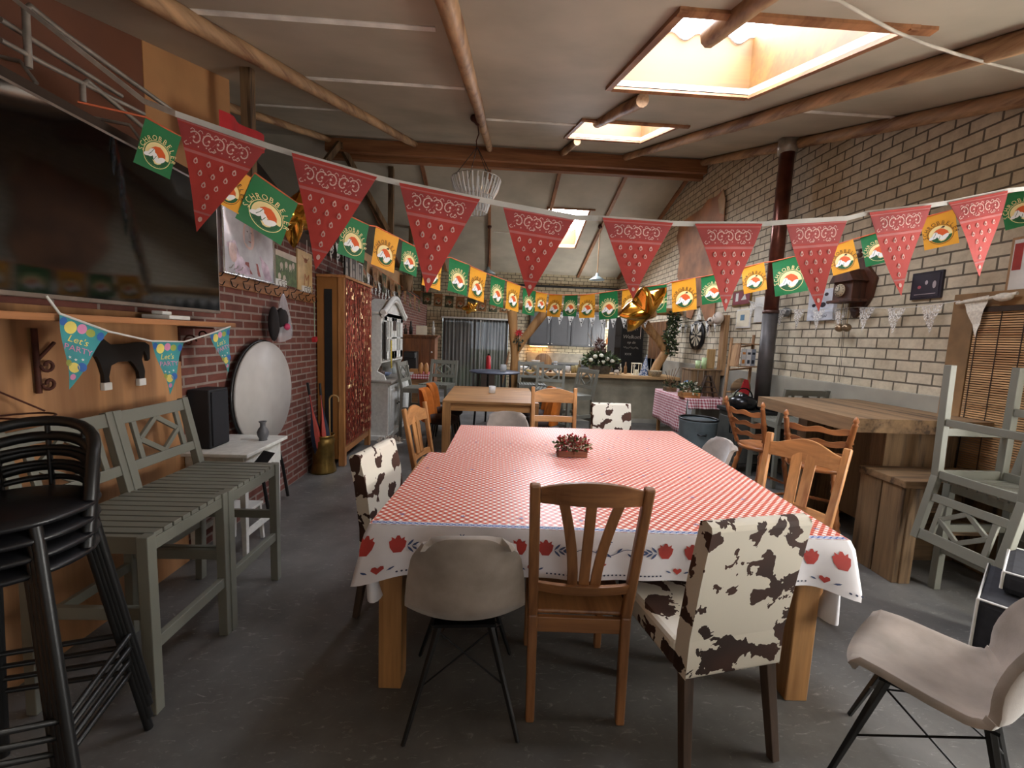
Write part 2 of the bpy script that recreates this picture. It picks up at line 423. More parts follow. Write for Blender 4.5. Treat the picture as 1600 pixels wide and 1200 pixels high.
def slope(mb, y0, y1, x0, x1, t=.05):
    p = [(x0, y0, roof(y0)), (x1, y0, roof(y0)), (x1, y1, roof(y1)), (x0, y1, roof(y1))]
    mb.prism(p, (0, 0, t))
SK = [(.88, 2.0, 2.22, 3.60), (.93, 1.97, 4.97, 6.25), (1.1, 1.98, 9.56, 11.1)]
mb = MB()
for y0, y1, h in ((Y0 - .15, 2.22, None), (2.22, 3.6, 0), (3.6, 4.97, None), (4.97, 6.25, 1), (6.25, YR, None), (YR, 9.56, None), (9.56, 11.1, 2), (11.1, YB + .15, None)):
    if h is None: slope(mb, y0, y1, XL - .1, XR + .15)
    else: slope(mb, y0, y1, XL - .1, SK[h][0]); slope(mb, y0, y1, SK[h][1], XR + .15)
struct('ceiling', mb, m_ceil)
tn = 4
for i, (x0, x1, y0, y1) in enumerate(SK):
    H = .45
    mb = MB(); t = .02
    mb.prism([(x0 - t, y0, roof(y0) + .05), (x0 - t, y1, roof(y1) + .05), (x0 - t, y1, roof(y1) + H), (x0 - t, y0, roof(y0) + H)], (t, 0, 0), 0)
    mb.prism([(x1, y0, roof(y0) + .05), (x1, y1, roof(y1) + .05), (x1, y1, roof(y1) + H), (x1, y0, roof(y0) + H)], (t, 0, 0), 0)
    for yy, d in ((y0, -t), (y1, t)): mb.prism([(x0, yy, roof(yy) + .05), (x1, yy, roof(yy) + .05), (x1, yy, roof(yy) + H), (x0, yy, roof(yy) + H)], (0, d, 0), 0)
    struct('trim_%d' % tn, mb, m_shaft('x')); tn += 1
    # translucent corrugated roof sheet lit by the sky
    k = 60
    f = lambda u, v: (x0 - .05 + (x1 - x0 + .1) * u, y0 - .05 + (y1 - y0 + .1) * v, roof(y0 - .05 + (y1 - y0 + .1) * v) + H - .035 + .028 * math.sin(2 * PI * (x1 - x0 + .1) * u / .22))
    struct('window_%d' % (i + 4), MB().grid(f, k, 1), (m_sky, m_sky2, m_sky3)[i])
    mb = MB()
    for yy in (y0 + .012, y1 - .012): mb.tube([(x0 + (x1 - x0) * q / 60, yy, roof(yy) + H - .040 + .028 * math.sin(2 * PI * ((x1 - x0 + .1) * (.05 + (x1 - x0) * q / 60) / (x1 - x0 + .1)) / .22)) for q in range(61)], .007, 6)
    struct('trim_%d' % tn, mb, plain('sheet_edge_grey', '#8f9694', .5)); tn += 1  # grey tubes stand in for the shading along the sheet's waves
    mb = MB(); w_, o = .045, -.012
    for (a, bb) in (((x0 - w_ / 2, y0 - w_, 0), (x0 - w_ / 2, y1 + w_, 0)), ((x1 + w_ / 2, y0 - w_, 0), (x1 + w_ / 2, y1 + w_, 0)), ((x0 - w_, y0 - w_ / 2, 0), (x1 + .14, y0 - w_ / 2, 0)), ((x0, y1 + w_ / 2, 0), (x1, y1 + w_ / 2, 0))):
        mb.bar((a[0], a[1], roof(a[1]) + o), (bb[0], bb[1], roof(bb[1]) + o), w_, .025)
    struct('trim_%d' % tn, mb, m_beam('y')); tn += 1

def pole(p, q, r, rough=.012, seed=0):
    global tn
    p, q = Vector(p), Vector(q); n = max(3, int((q - p).length / .12)); pts = []; rs = []
    for i in range(n + 1):
        t = i / n; pts.append(p.lerp(q, t) + Vector((mnoise.noise((t * 7, seed, 0)), 0, mnoise.noise((t * 7, seed, 5)))) * rough); rs.append(r * (1 + .12 * mnoise.noise((t * 25, seed, 9))))
    struct('trim_%d' % tn, MB().tube(pts, rs, 10), m_pole('y')); tn += 1
def pz(x, y, o=.05): return (x, y, roof(y) - o)
pole(pz(-2.05, -1.9), pz(-1.48, 7.8), .055, seed=1)
pole(pz(-3.3, 3.3), pz(-2.93, 7.8), .05, seed=2)
pole(pz(-.34, -1.9), pz(-.19, 7.8), .055, seed=3)
pole(pz(1.15, -1.9, .06), pz(1.14, 2.5, .0), .055, seed=4)
pole(pz(1.17, 3.72, .06), pz(1.10, 5.12, .0), .055, seed=5)
pole(pz(1.08, 6.28), pz(1.08, 7.8), .05, seed=6)
pole(pz(2.8, -1.9), pz(2.2, 7.8), .055, seed=7)
pole(pz(3.6, -1.9, .06), pz(3.6, 7.8, .06), .06, seed=8)
mb = MB().b2((-3.0, 7.74, 4.62), (3.69, 7.84, 4.84)); struct('trim_%d' % tn, mb, m_beam('x'), .004); tn += 1
mb = MB().b2((-3.0, 7.88, 4.56), (3.69, 8.0, 4.72)); struct('trim_%d' % tn, mb, m_beam('x'), .004); tn += 1
for x in (-2.79, -1.47, -.2, 1.14, 2.42, 3.62):
    struct('trim_%d' % tn, MB().bar((x, 8.0, roof(8.0) - .03), (x, YB, roof(YB) - .03), .07, .05), m_beam('y'), .004); tn += 1
for x0, x1, y in ((-1.85, -.4, 2.66), (-1.72, -.33, 3.95), (2.6, 3.6, 3.95), (-.2, .9, 5.3), (-2.9, -1.6, 5.3), (-.1, 1.1, 10.6)):
    struct('trim_%d' % tn, MB().b2((x0, y - .018, roof(y) - .012), (x1, y + .018, roof(y) + .01)), plain('seam_strip', '#e6e0d6', .5)); tn += 1
# timber truss at the open edge of the loft
struct('trim_%d' % tn, MB().b2((-2.13, 3.76, 2.56), (-2.05, 3.84, roof(3.76) + .02)), m_oldwood('z'), .004); tn += 1
mb = MB().bar((-2.75, 7.75, 4.75), (-3.2, 7.0, 3.5), .09, .09).bar((-2.75, 7.75, 4.75), (-2.1, 8.4, 3.5), .09, .09)
struct('trim_%d' % tn, mb, m_oldwood('z'), .004); tn += 1
for x, y in ((-2.08, 8.6), (-2.08, 10.6), (-2.08, 12.4)):
    struct('trim_%d' % tn, MB().b2((x - .05, y - .05, 2.56), (x + .05, y + .05, roof(y) + .02)), m_oldwood('z'), .004); tn += 1

# windows added to bring in daylight: beside, behind the viewer, and in the kitchen
def window(n, x, y, z, axis):
    """pane and frame filling an opening; x, y, z are (min, max) pairs"""
    mb = MB(); fr = MB(); f = .05
    if axis == 'x':
        mb.b2((x, y[0], z[0]), (x + .01, y[1], z[1]))
        for a, bb in ((y[0], y[0] + f), (y[1] - f, y[1]), ((y[0] + y[1]) / 2 - f / 2, (y[0] + y[1]) / 2 + f / 2)): fr.b2((x - .04, a, z[0]), (x - .005, bb, z[1]))
        for a, bb in ((z[0], z[0] + f), (z[1] - f, z[1])): fr.b2((x - .04, y[0], a), (x - .005, y[1], bb))
    else:
        mb.b2((x[0], y, z[0]), (x[1], y + .01, z[1]))
        for a, bb in ((x[0], x[0] + f), (x[1] - f, x[1]), ((x[0] + x[1]) / 2 - f / 2, (x[0] + x[1]) / 2 + f / 2)): fr.b2((a, y + .015, z[0]), (bb, y + .05, z[1]))
        for a, bb in ((z[0], z[0] + f), (z[1] - f, z[1])): fr.b2((x[0], y + .015, a), (x[1], y + .05, bb))
    o = struct('window_%d' % n, mb, m_addwin2 if n == 2 else m_addwin if n == 1 else m_addwin3); part('window_frame', fr, m_white, o)
window(1, 3.78, (.3, 1.6), (.5, 1.95), 'x')  # added on the right, out of view, for side daylight
window(7, 3.78, (10.9, 12.2), (.95, 2.05), 'x')  # added unseen behind the chalkboard cabinet to brighten the kitchen
window(2, (-.8, 2.2), -2.1, (.9, 1.75), 'y')  # added behind the viewer for a little daylight

# far glass door behind sheer curtains, lawn beyond
fr = MB()
for a in (-1.52, -.62, .34): fr.b2((a, YB + .02, 0), (a + .07, YB + .09, 2.07))
for z0 in (0.0, 2.0): fr.b2((-1.52, YB + .02, z0), (.41, YB + .09, z0 + .07))
d1 = struct('door_1', fr, plain('dark_frame', '#3a3833', .5))
part('door_glass', MB().b2((-1.45, YB + .05, .07), (.34, YB + .06, 2.0)), glassy('door_glass_pane', '#dfe8ea', .02, .12), d1)
struct('ground_outside', MB().b2((-14, 13, -.25), (16, 60, -.2)), plain('lawn', '#54683a', .9, 0, .2, 2))
mb = MB(); 
struct('wall_outbuilding', MB().b2((-8, 26, -.2), (-1.6, 30, 2.4)), plain('dark_shed', '#4c4c48', .8))
m_cur, nt, b = _new('grey_sheer_curtain')
b.inputs['Roughness'].default_value = .9
st = _noise(nt, 30, 3, (1, 1, .02)); nt.links.new(_ramp(nt, st, [(.35, '#4f4d4a'), (.65, '#85817a')]), b.inputs['Base Color'])
nt.links.new(_ramp(nt, st, [(.35, (.97, .97, .97, 1)), (.7, (.86, .86, .86, 1))]), b.inputs['Alpha'])
def curtain(x0, x1, y, z0, z1, amp, per, name, mat, lab):
    mb = MB().grid(lambda u, v: (x0 + (x1 - x0) * u, y + amp * math.sin(2 * PI * (x1 - x0) * u / per) + .01 * math.sin(37 * u), z0 + (z1 - z0) * v), int((x1 - x0) / per * 10), 3)
    return solo(name, mb, mat, lab, 'curtain')
curtain(-1.5, -.38, 12.52, .02, 2.06, .03, .11, 'curtain', m_cur, 'sheer dark grey curtain covering the left glass of the back door')
curtain(-.42, .35, 12.56, .02, 2.06, .03, .09, 'curtain', m_cur, 'sheer grey brown curtain on the right half of the back door, beside the forked trunk')
solo('curtain_rail', MB().b2((-1.55, 12.50, 2.065), (.42, 12.62, 2.11)), m_white, 'white curtain rail above the dark sheer curtains at the back door', 'curtain rail')

# ------------------------------------------------------------------ big things on the floor: tables and chairs
# ---- the dining tables (two pushed together) under one checked cloth
def dining_table(name, label, cx, cy, w, d, rz, legs, H=.75, group=None, mat=None, lw=.1, ap=.09, top=.035):
    t = thing(name, label, 'table', (cx, cy, 0), rz, group)
    mo = mat or m_oak
    part('tabletop', MB().b2((-w / 2, -d / 2, H - top), (w / 2, d / 2, H)), mo('x'), t, .004)
    for sx in (-1, 1):
        for sy in (-1, 1):
            x, y = sx * (w / 2 - lw / 2 - legs), sy * (d / 2 - lw / 2 - legs)
            part('leg', MB().b2((x - lw / 2, y - lw / 2, 0), (x + lw / 2, y + lw / 2, H - top)), mo('z'), t, .005)
    mb = MB(); i = legs + lw / 2
    for sy in (-1, 1): mb.b2((-w / 2 + i, sy * (d / 2 - i) - .012, H - top - ap), (w / 2 - i, sy * (d / 2 - i) + .012, H - top))
    for sx in (-1, 1): mb.b2((sx * (w / 2 - i) - .012, -d / 2 + i, H - top - ap), (sx * (w / 2 - i) + .012, d / 2 - i, H - top))
    part('apron', mb, mo('x'), t, .003)
    return t
T1 = dining_table('dining_table', 'solid oak dining table under the near half of the red checked tablecloth', .515, 2.205, 1.97, 1.08, -.035, .03)
T2 = dining_table('dining_table', 'oak table under the far half of the red checked tablecloth', .66, 3.235, 1.88, .92, -.03, .03)
E3 = dining_table('oak_table', 'bare oak table with a small glass candle holder, beyond the checked tablecloth', -.01, 6.0, 1.2, 1.6, 0, .0, .76, None, None, .1, .10, .03)

# tablecloth: top, skirt with folds, corner tails and the printed border
ZC = .772
m_ging = gingham('red_white_check', '#b5301c', .040, '#f4efe8', True, 'xy', .38, '#de8a74')
m_clothw = plain('cloth_white', '#dcdade', .6, 0, .03)
m_pred = plain('print_red', '#a8322a', .6); m_pblue = plain('print_blue', '#3d4f78', .6); m_pdot = plain('print_navy', '#2a3350', .6)
t = thing('tablecloth', 'red and white checked tablecloth with a white border of red tulips and blue leaves', 'tablecloth', (.5, 2.6, 0))
O = Vector((-.49, 1.715)); Ex = Vector((1, -.035)).normalized(); Ey = Vector((.035, 1)).normalized()
mb = MB()
P2 = [(-.49, 1.70), (1.525, 1.63), (1.60, 2.76), (1.66, 3.72), (-.27, 3.72), (-.30, 2.80), (-.41, 2.81)]
mb.add([(x, y, ZC) for x, y in P2], [(0, 1, 2, 5), (0, 5, 6), (2, 3, 4, 5)], 2)
mtop = mb
def skirt_path(P, n):
    out = []
    for i in range(len(P)):
        a, bb = Vector(P[i]), Vector(P[(i + 1) % len(P)]); k = max(2, int((bb - a).length / .02))
        for j in range(k): out.append((a.lerp(bb, j / k), i, j / k, (bb - a).length))
    return out
path = skirt_path(P2, 0)
def nrm(i):
    a, bb = Vector(P2[i]), Vector(P2[(i + 1) % len(P2)]); d = (bb - a).normalized(); return Vector((d.y, -d.x))
def skirt_pt(p, i, s, L, v, lift=0):
    """v: 0 at the rim .. 1 at the hem"""
    n = nrm(i); q = len(P2); e0 = math.exp(-(s * L / .09) ** 2); e1 = math.exp(-((1 - s) * L / .09) ** 2)
    n = (n + nrm((i - 1) % q) * e0 * (1 if s * L < .3 else 0) + nrm((i + 1) % q) * e1).normalized()
    sharp = 1 if i in (0,) else .3
    drop = .195 + .05 * (e0 + e1) * sharp
    amp = .010 * math.sin(s * L * 9.0 + i) + .006 * math.sin(s * L * 23 + 2 * i)
    out = (.012 + (.018 + amp) * v + .05 * (e0 + e1) * v * sharp) + lift
    return Vector((p.x + n.x * out, p.y + n.y * out, ZC - drop * v))
mb = MB(); NV = 6; rows = []
for p, i, s, L in path: rows.append([skirt_pt(p, i, s, L, v / NV) if v else Vector((p.x, p.y, ZC)) for v in range(NV + 1)])
n = len(rows); vs = [q for r in rows for q in r]
mb.add(vs, [(a * (NV + 1) + v, a * (NV + 1) + v + 1, ((a + 1) % n) * (NV + 1) + v + 1, ((a + 1) % n) * (NV + 1) + v) for a in range(n) for v in range(NV)], 3, True)
# tails of spare cloth hanging at the two near corners
for cx, cy, sg in ((-.50, 1.70, -1), (1.525, 1.64, 1)):
    def tail(u, v, cx=cx, cy=cy, sg=sg):
        a = PI * 2 * u; r = .012 + .028 * v
        return (cx + sg * (.0 + .02 * v) + r * math.cos(a) * .8 - sg * .05 * v, cy + .03 + r * math.sin(a) * 1.5, .60 - (.16 if sg < 0 else .20) * v)
    mb.grid(tail, 14, 4, 3, True, close_u=True)
# prints on the near skirt: u metres along the near edge, v metres below the rim
A, B_ = Vector(P2[0]), Vector(P2[1]); LN = (B_ - A).length
def fs(u, v, lift):
    s = min(max(u / LN, 0), 1); return skirt_pt(A.lerp(B_, s), 0, s, LN, -v / .24, lift + .001)
pr = Print(mb, fs, .0007)
def tulip(u, v, s=1, fl=1):
    pts = [(-.024, -.012), (-.012, -.034), (.012, -.034), (.024, -.012), (.028, .012), (.020, .018), (.022, .030), (.010, .022), (.004, .036), (-.004, .036), (-.010, .022), (-.022, .030), (-.020, .018), (-.028, .012)]
    pr.poly([(u + fl * x * s, v + y * s) for x, y in pts], 0)
def leaf(u, v, a, L=.04, w=.011, mi=1):
    pts = [(0, 0), (L * .4, w / 2), (L * .75, w / 2.4), (L, 0), (L * .7, -w / 2.4), (L * .35, -w / 2)]
    ca, sa = math.cos(a), math.sin(a); pr.poly([(u + x * ca - y * sa, v + x * sa + y * ca) for x, y in pts], mi)
def spray(u, v, d):
    for k, (r, a) in enumerate([(.0, .9), (.018, .6), (.036, .35), (.0, -.9), (.018, -.65), (.036, -.4), (.054, 0)]):
        aa = a if d > 0 else PI - a
        leaf(u + d * r, v, aa, .042 - .006 * (k % 3), .010)
def heart(u, v):
    pts = [(0, -.018), (.018, .002), (.016, .014), (.007, .016), (0, .008), (-.007, .016), (-.016, .014), (-.018, .002)]
    pr.poly([(u + x, v + y) for x, y in pts], 0)
for u0 in (.075, .68, 1.29, 1.90):
    tulip(u0 - .055, -.085, 1.15); tulip(u0 + .055, -.085, 1.15, -1)
    if u0 < 1.8: spray(u0 + .09, -.095, 1)
    if u0 > .2: spray(u0 - .09, -.095, -1)
    heart(u0 + .0, -.19); leaf(u0 + .025, -.20, .5, .028, .008); leaf(u0 - .025, -.20, PI - .5, .028, .008)
for u0 in (.378, .985, 1.595):
    pr.polys(ribbon2([(u0 - .13 + .02 * k, -.10 + .018 * math.sin(k * .7)) for k in range(14)], .003), 1)
    for k in range(5): leaf(u0 - .02, -.165, .3 + k * .6, .026, .012, 0)
    for k in range(6): leaf(u0 + .01, -.045, k * PI / 3, .018, .006, 1)
    for k in (-2, -1, 0, 1, 2): leaf(u0 + k * .045, -.10, (.8 if k % 2 else -.8), .035, .009)
for k in range(int(LN / .017)):
    u = .03 + k * .017
    if all(abs(u - h) > .055 for h in (.075, .68, 1.29, 1.90)): pr.poly(disc2(u, -.215, .0045, n=8), 2)
part('cloth_skirt', mb, [m_pred, m_pblue, m_pdot, m_clothw], t, world=True)
# blue lace line along the near rim and scattered blue sprigs on the checks
mb = mtop
def ft(u, v, lift):
    q = A + (B_ - A) * (u / LN); return Vector((q.x, q.y + v, ZC + .001 + lift))
pr = Print(mb, ft, .0006)
pr.poly([(0.01, .001), (LN - .01, .001), (LN - .01, .030), (.01, .030)], 0); pr.up()
for ph in (0, PI): pr.polys(ribbon2([(.01 + (LN - .02) * k / 300, .015 + .008 * math.sin(k * .8 + ph)) for k in range(301)], .006), 1)
rr = random.Random(3)
for j in range(6):
    for i in range(8):
        u = .12 + i * .26 + (.13 if j % 2 else 0) + rr.uniform(-.01, .01); v = .10 + j * .33
        if u > LN - .06 or (v > 1.05 and u < .30): continue
        for k in range(5):
            a = k * 2 * PI / 5; pr.poly([(u + .004 * math.cos(a - .9), v + .004 * math.sin(a - .9)), (u + .016 * math.cos(a), v + .012 * math.sin(a)), (u + .004 * math.cos(a + .9), v + .004 * math.sin(a + .9))], 1)
part('cloth_top', mb, [m_clothw, plain('lace_blue', '#5573ad', .6), m_ging], t, world=True)

# ---- chair builders: origin on the floor, the sitter looks along +y
def shell_chair(label, loc, rz):
    t = thing('shell_chair', label, 'chair', loc, rz, 'velvet shell chairs around the tables')
    # profile from front lip over the seat up the back
    prof = [(.225, .430, .19), (.20, .452, .215), (.12, .452, .228), (.02, .440, .235), (-.08, .435, .238), (-.145, .455, .238), (-.185, .51, .236), (-.205, .60, .230), (-.222, .70, .212), (-.235, .78, .188), (-.240, .835, .158)]
    def f(u, v):
        k = v * (len(prof) - 1); i = min(int(k), len(prof) - 2); q = k - i
        y, z, w = [a * (1 - q) + b2 * q for a, b2 in zip(prof[i], prof[i + 1])]
        s = 2 * u - 1; e = abs(s) ** 2.2
        low = 1 - v
        lift = .045 * e * (1 if v < .6 else max(0, 1 - (v - .6) / .4) * .9 + .1)
        fwd = .075 * e * min(1, max(0, (v - .38) / .3)) * (1 - .75 * max(0, v - .75) / .25)
        dip = -.018 * e if v < .06 else 0
        tp = max(0, (v - .82) / .18); w = w * (1 - .06 * tp ** 2)
        zz = z + (lift if v < .55 else lift * .5 * (1 - tp)) + dip - .055 * (abs(s) ** 4) * tp ** 1.5
        return (s * w, y + fwd - (.02 * e if v < .1 else 0), zz)
    part('seat_shell', MB().sheet(f, 20, 26, -.026), m_greyvel, t, .006)
    mb = MB(); tops = [(-.10, .12), (.10, .12), (-.10, -.12), (.10, -.12)]; feet = [(-.22, .24), (.22, .24), (-.22, -.22), (.22, -.22)]
    for (a, bb), (c, d) in zip(tops, feet):
        part('leg', MB().bar((a, bb, .425), (c, d, 0), .022, .022, 0, (0, 0, 1), .014, .014), m_black, t, .003)
    def L(i, z): (a, bb), (c, d) = tops[i], feet[i]; q = 1 - z / .425; return (a + (c - a) * q, bb + (d - bb) * q, z)
    for i, j in ((0, 1), (2, 3), (0, 2), (1, 3)):
        mb.tube([L(i, .40), L(j, .20)], .0035, 6); mb.tube([L(j, .40), L(i, .20)], .0035, 6)
    mb.box((0, 0, .428), (.24, .28, .012))
    part('wire_brace', mb, m_blackm, t)
    return t
shell_chair('taupe velvet shell chair seen from behind at the near left of the checked tablecloth', (-.08, 1.69, 0), .03)
shell_chair('pale grey velvet shell chair standing turned sideways at the near right corner', (1.57, 1.27, 0), .68)
shell_chair('grey velvet shell chair at the far end of the checked tablecloth, facing the viewer', (.16, 3.92, 0), PI)
shell_chair('grey velvet shell chair on the right side of the checked tablecloth beside the grey bucket', (1.63, 3.20, 0), PI / 2 - .05)

def slat_chair(label, loc, rz, mats=m_pine, fan=3, w=.40, arch=.02, wave=False, ladder=False, H=1.04):
    t = thing('wooden_dining_chair', label, 'chair', loc, rz)
    mz, mx = mats('z'), mats('x'); hw = w / 2
    ybk = lambda z: -.20 - .10 * max(0, z - .45) / .55
    for s in (-1, 1):
        xt = s * (hw + (.012 if not ladder else 0))
        mb = MB().bar((s * (hw - .015), -.235, 0), (s * (hw - .01), -.20, .45), .036, .036, 0, (0, 1, 0), .040, .040).bar((s * (hw - .01), -.20, .45), (xt, ybk(H), H - .01), .040, .040, 0, (0, 1, 0), .040, .032)
        part('rear_leg', mb, mz, t, .008)
        part('front_leg', MB().bar((s * (hw - .02), .20, 0), (s * (hw - .02), .20, .43), .034, .034, 0, (0, 1, 0), .040, .040), mz, t, .006)
    part('seat', MB().b2((-hw - .01, -.185, .435), (hw + .01, .235, .455)), mats('y'), t, .008)
    mb = MB()
    for y in (.20, -.195): mb.b2((-hw + .03, y - .011, .37), (hw - .03, y + .011, .435))
    for s in (-1, 1): mb.b2((s * (hw - .02) - .011, -.18, .37), (s * (hw - .02) + .011, .19, .435))
    part('apron', mb, mx, t, .003)
    zr = .565
    def rail(z0, z1f, nm):
        n = 14; top = []; bot = []
        for k in range(n + 1):
            x = -hw + .01 + (w - .02) * k / n; q = (2 * k / n - 1)
            bow = -.028 * (1 - q * q)
            top.append(Vector((x, ybk(z0 + .08) + bow, z0 + z1f(q)))); bot.append(Vector((x, ybk(z0) + bow, z0)))
        mb = MB(); vs = []
        for a, bb in zip(bot, top):
            for p in (a, bb): vs += [p + Vector((0, -.010, 0)), p + Vector((0, .010, 0))]
        fs = []
        for k in range(n):
            a, c = 4 * k, 4 * k + 4
            fs += [(a, c, c + 2, a + 2), (a + 1, a + 3, c + 3, c + 1), (a + 2, c + 2, c + 3, a + 3), (a, a + 1, c + 1, c)]
        fs += [(0, 2, 3, 1), (4 * n, 4 * n + 1, 4 * n + 3, 4 * n + 2)]
        mb.add(vs, fs); return part(nm, mb, mx, t, .003)
    if wave: rail(H - .15, lambda q: .085 + .055 * (1 - q * q) ** 2, 'crest_rail')
    elif ladder: rail(H - .17, lambda q: .10 + .05 * (1 - q * q), 'crest_rail')
    else: rail(H - .085, lambda q: .062 + .035 * (1 - q * q) + .0, 'crest_rail')
    if ladder: rail(.70, lambda q: .06, 'back_rail')
    else:
        rail(zr, lambda q: .045, 'lower_back_rail')
        for k in range(fan):
            q = (k - (fan - 1) / 2) / max(1, (fan - 1) / 2) if fan > 1 else 0
            x0, x1 = (q * .045, q * .105) if fan == 3 else (q * .072, q * .088)
            pts = [(x0 + (x1 - x0) * (j / 6) ** 1.7, ybk(zr + (H - .10 - zr) * j / 6) - .026, zr + .04 + (H - .11 - zr) * j / 6) for j in range(7)]
            mb = MB(); ww = .040 if fan == 3 else .060
            vs = []
            for p in pts:
                p = Vector(p); vs += [p + Vector((-ww / 2, -.007, 0)), p + Vector((ww / 2, -.007, 0)), p + Vector((ww / 2, .007, 0)), p + Vector((-ww / 2, .007, 0))]
            fs = [(0, 1, 2, 3), (27, 26, 25, 24)]
            for j in range(6): fs += [(4 * j + a, 4 * j + 4 + a, 4 * j + 4 + (a + 1) % 4, 4 * j + (a + 1) % 4) for a in range(4)]
            part('back_slat', mb.add(vs, fs), mz, t, .003)
    return t
m_pdark = lambda a: wood('mid_brown_wood', '#96663e', '#6e4526', a, .4, 10)
slat_chair('brown wooden dining chair with three curved back slats, its back to the viewer', (.395, 1.80, 0), -.04, m_pdark, 3, .40)
slat_chair('golden wooden dining chair with a wavy crest rail at the right of the checked tablecloth', (1.67, 2.34, 0), PI / 2 + .44, m_pine, 2, .42, wave=True, H=1.02)
slat_chair('golden wooden dining chair on the left of the checked tablecloth, next to the cowhide one', (-.33, 3.34, 0), -1.80, m_pine, 2, .38, wave=True, H=1.0)
slat_chair('orange brown wooden chair with an arched top rail, facing the viewer', (.655, 4.10, 0), PI, m_pine, 2, .45, ladder=True, H=1.07)

def cow_chair(label, loc, rz, H=.98):
    t = thing('cowhide_chair', label, 'chair', loc, rz, 'cowhide print parson chairs around the tables')
    hw = .205; m = cowhide('cowhide_fabric')
    def back(u, v):
        a = 2 * PI * u
    mb = MB()
    pts = [(-.26, .40), (-.235, .40), (-.205, .40), (-.215, .60), (-.245, .80), (-.285, H - .005), (-.335, H - .005), (-.300, .80), (-.272, .60)]
    # side profile of the upholstered back, swept over the width
    prof = [(-.272, .37), (-.20, .37), (-.205, .52), (-.235, .75), (-.275, H - .012), (-.30, H), (-.33, H - .012), (-.335, H - .03), (-.305, .75), (-.275, .52)]
    mb.prism([(-hw, y, z) for y, z in prof], (2 * hw, 0, 0))
    part('backrest', mb, m, t, .012)
    part('seat', MB().b2((-hw - .01, -.205, .37), (hw + .01, .23, .48)), m, t, .02)
    for sx in (-1, 1):
        part('leg', MB().bar((sx * (hw - .025), -.24, .37), (sx * (hw - .01), -.30, 0), .042, .042, 0, (0, 1, 0), .032, .032), wood('dark_leg', '#4e3d30', '#2c2119', 'z'), t, .003)
        part('leg', MB().bar((sx * (hw - .025), .19, .37), (sx * (hw - .025), .19, 0), .042, .042, 0, (0, 1, 0), .032, .032), wood('dark_leg', '#4e3d30', '#2c2119', 'z'), t, .003)
    return t
cow_chair('high backed chair in brown and white cowhide print, its back to the viewer', (.87, 1.66, 0), .20)
cow_chair('cowhide print chair tucked in on the left side of the checked tablecloth', (-.37, 2.33, 0), -1.80, .92)
cow_chair('cowhide print chair at the far end of the table, in front of the stucco bar', (1.26, 4.02, 0), PI + .05, .93)

# ---- grey bar stools with a diamond lattice back
def make_bar_stool():
    t = thing('bar_stool', 'tmp', 'bar stool', (0, 0, 0), 0, 'grey lattice back bar stools')
    hw, SH = .228, .745
    for s in (-1, 1):
        part('leg', MB().b2((s * hw - .022, .20, 0), (s * hw + .022, .244, SH)), m_grey, t, .003)
        part('back_post', MB().bar((s * hw, -.235, 0), (s * hw, -.215, SH - .02), .044, .040, 0, (0, 1, 0)).bar((s * hw, -.215, SH - .03), (s * hw, -.300, 1.13), .044, .042, 0, (0, 1, 0), .044, .034), m_grey, t, .003)
    mb = MB()
    for i in range(8):
        x = -hw + .045 + i * (2 * hw - .09) / 7; mb.b2((x - .022, -.21, SH - .018), (x + .022, .235, SH))
    part('seat_slats', mb, m_grey, t, .002)
    mb = MB()
    mb.b2((-hw, .212, SH - .07), (hw, .236, SH - .019)).b2((-hw, -.225, SH - .07), (hw, -.205, SH - .019))
    for s in (-1, 1): mb.b2((s * hw - .012, -.21, SH - .07), (s * hw + .012, .22, SH - .001))
    part('seat_frame', mb, m_grey, t, .002)
    part('stretcher', MB().b2((-hw, .208, .26), (hw, .236, .31)), m_grey, t, .003)
    part('stretcher', MB().b2((-hw, -.235, .34), (hw, -.212, .385)), m_grey, t, .003)
    for s in (-1, 1): part('stretcher', MB().b2((s * hw - .012, -.22, .40), (s * hw + .012, .22, .45)), m_grey, t, .003)
    yb = lambda z: -.215 - .085 * (z - SH) / (1.13 - SH)
    def rail(z0, z1):
        return MB().bar((-hw, yb((z0 + z1) / 2), (z0 + z1) / 2), (hw, yb((z0 + z1) / 2), (z0 + z1) / 2), z1 - z0, .022, 0, (0, 1, .2))
    part('top_rail', rail(1.06, 1.125), m_grey, t, .003); part('lower_rail', rail(.825, .875), m_grey, t, .003)
    mb = MB(); zc, y_ = .968, yb(.968)
    for s in (-1, 1): mb.bar((s * .145, yb(.86), .86), (s * .145, yb(1.07), 1.07), .028, .016, 0, (0, 1, 0))
    D = [(-.13, zc), (0, zc + .092), (.13, zc), (0, zc - .092)]
    for a in range(4):
        p, q = D[a], D[(a + 1) % 4]; mb.bar((p[0], yb(p[1]), p[1]), (q[0], yb(q[1]), q[1]), .026, .016, 0, (0, 1, 0))
    part('lattice', mb, m_grey, t, .002)
    return t
bs = make_bar_stool(); bs['label'] = 'grey lattice back bar stool nearest the viewer, against the plywood wall'
bs.location = (-1.54, 1.845, 0); bs.rotation_euler = (0, 0, -PI / 2)
dup(bs, 'grey lattice back bar stool beside the white side table, farther of the left pair', (-1.535, 2.335, 0), -PI / 2 + .0)
dup(bs, 'grey bar stool standing upright at the right, carrying an upturned one', (3.24, 2.33, 0), PI / 2)
u_ = dup(bs, 'grey bar stool stacked upside down on another, legs in the air, at the right', (3.10, 2.30, 1.50)); u_.rotation_euler = (0, PI, 0)
u_.rotation_euler = Matrix(((0, 1, 0), (1, 0, 0), (0, 0, -1))).to_euler(); 
dup(bs, 'grey bar stool seen from its side, close to the white dresser', (-1.13, 6.62, 0), -PI / 2 - .1)
dup(bs, 'grey bar stool showing its diamond lattice, between oak table and white dresser', (-.93, 7.22, 0), PI - .25)
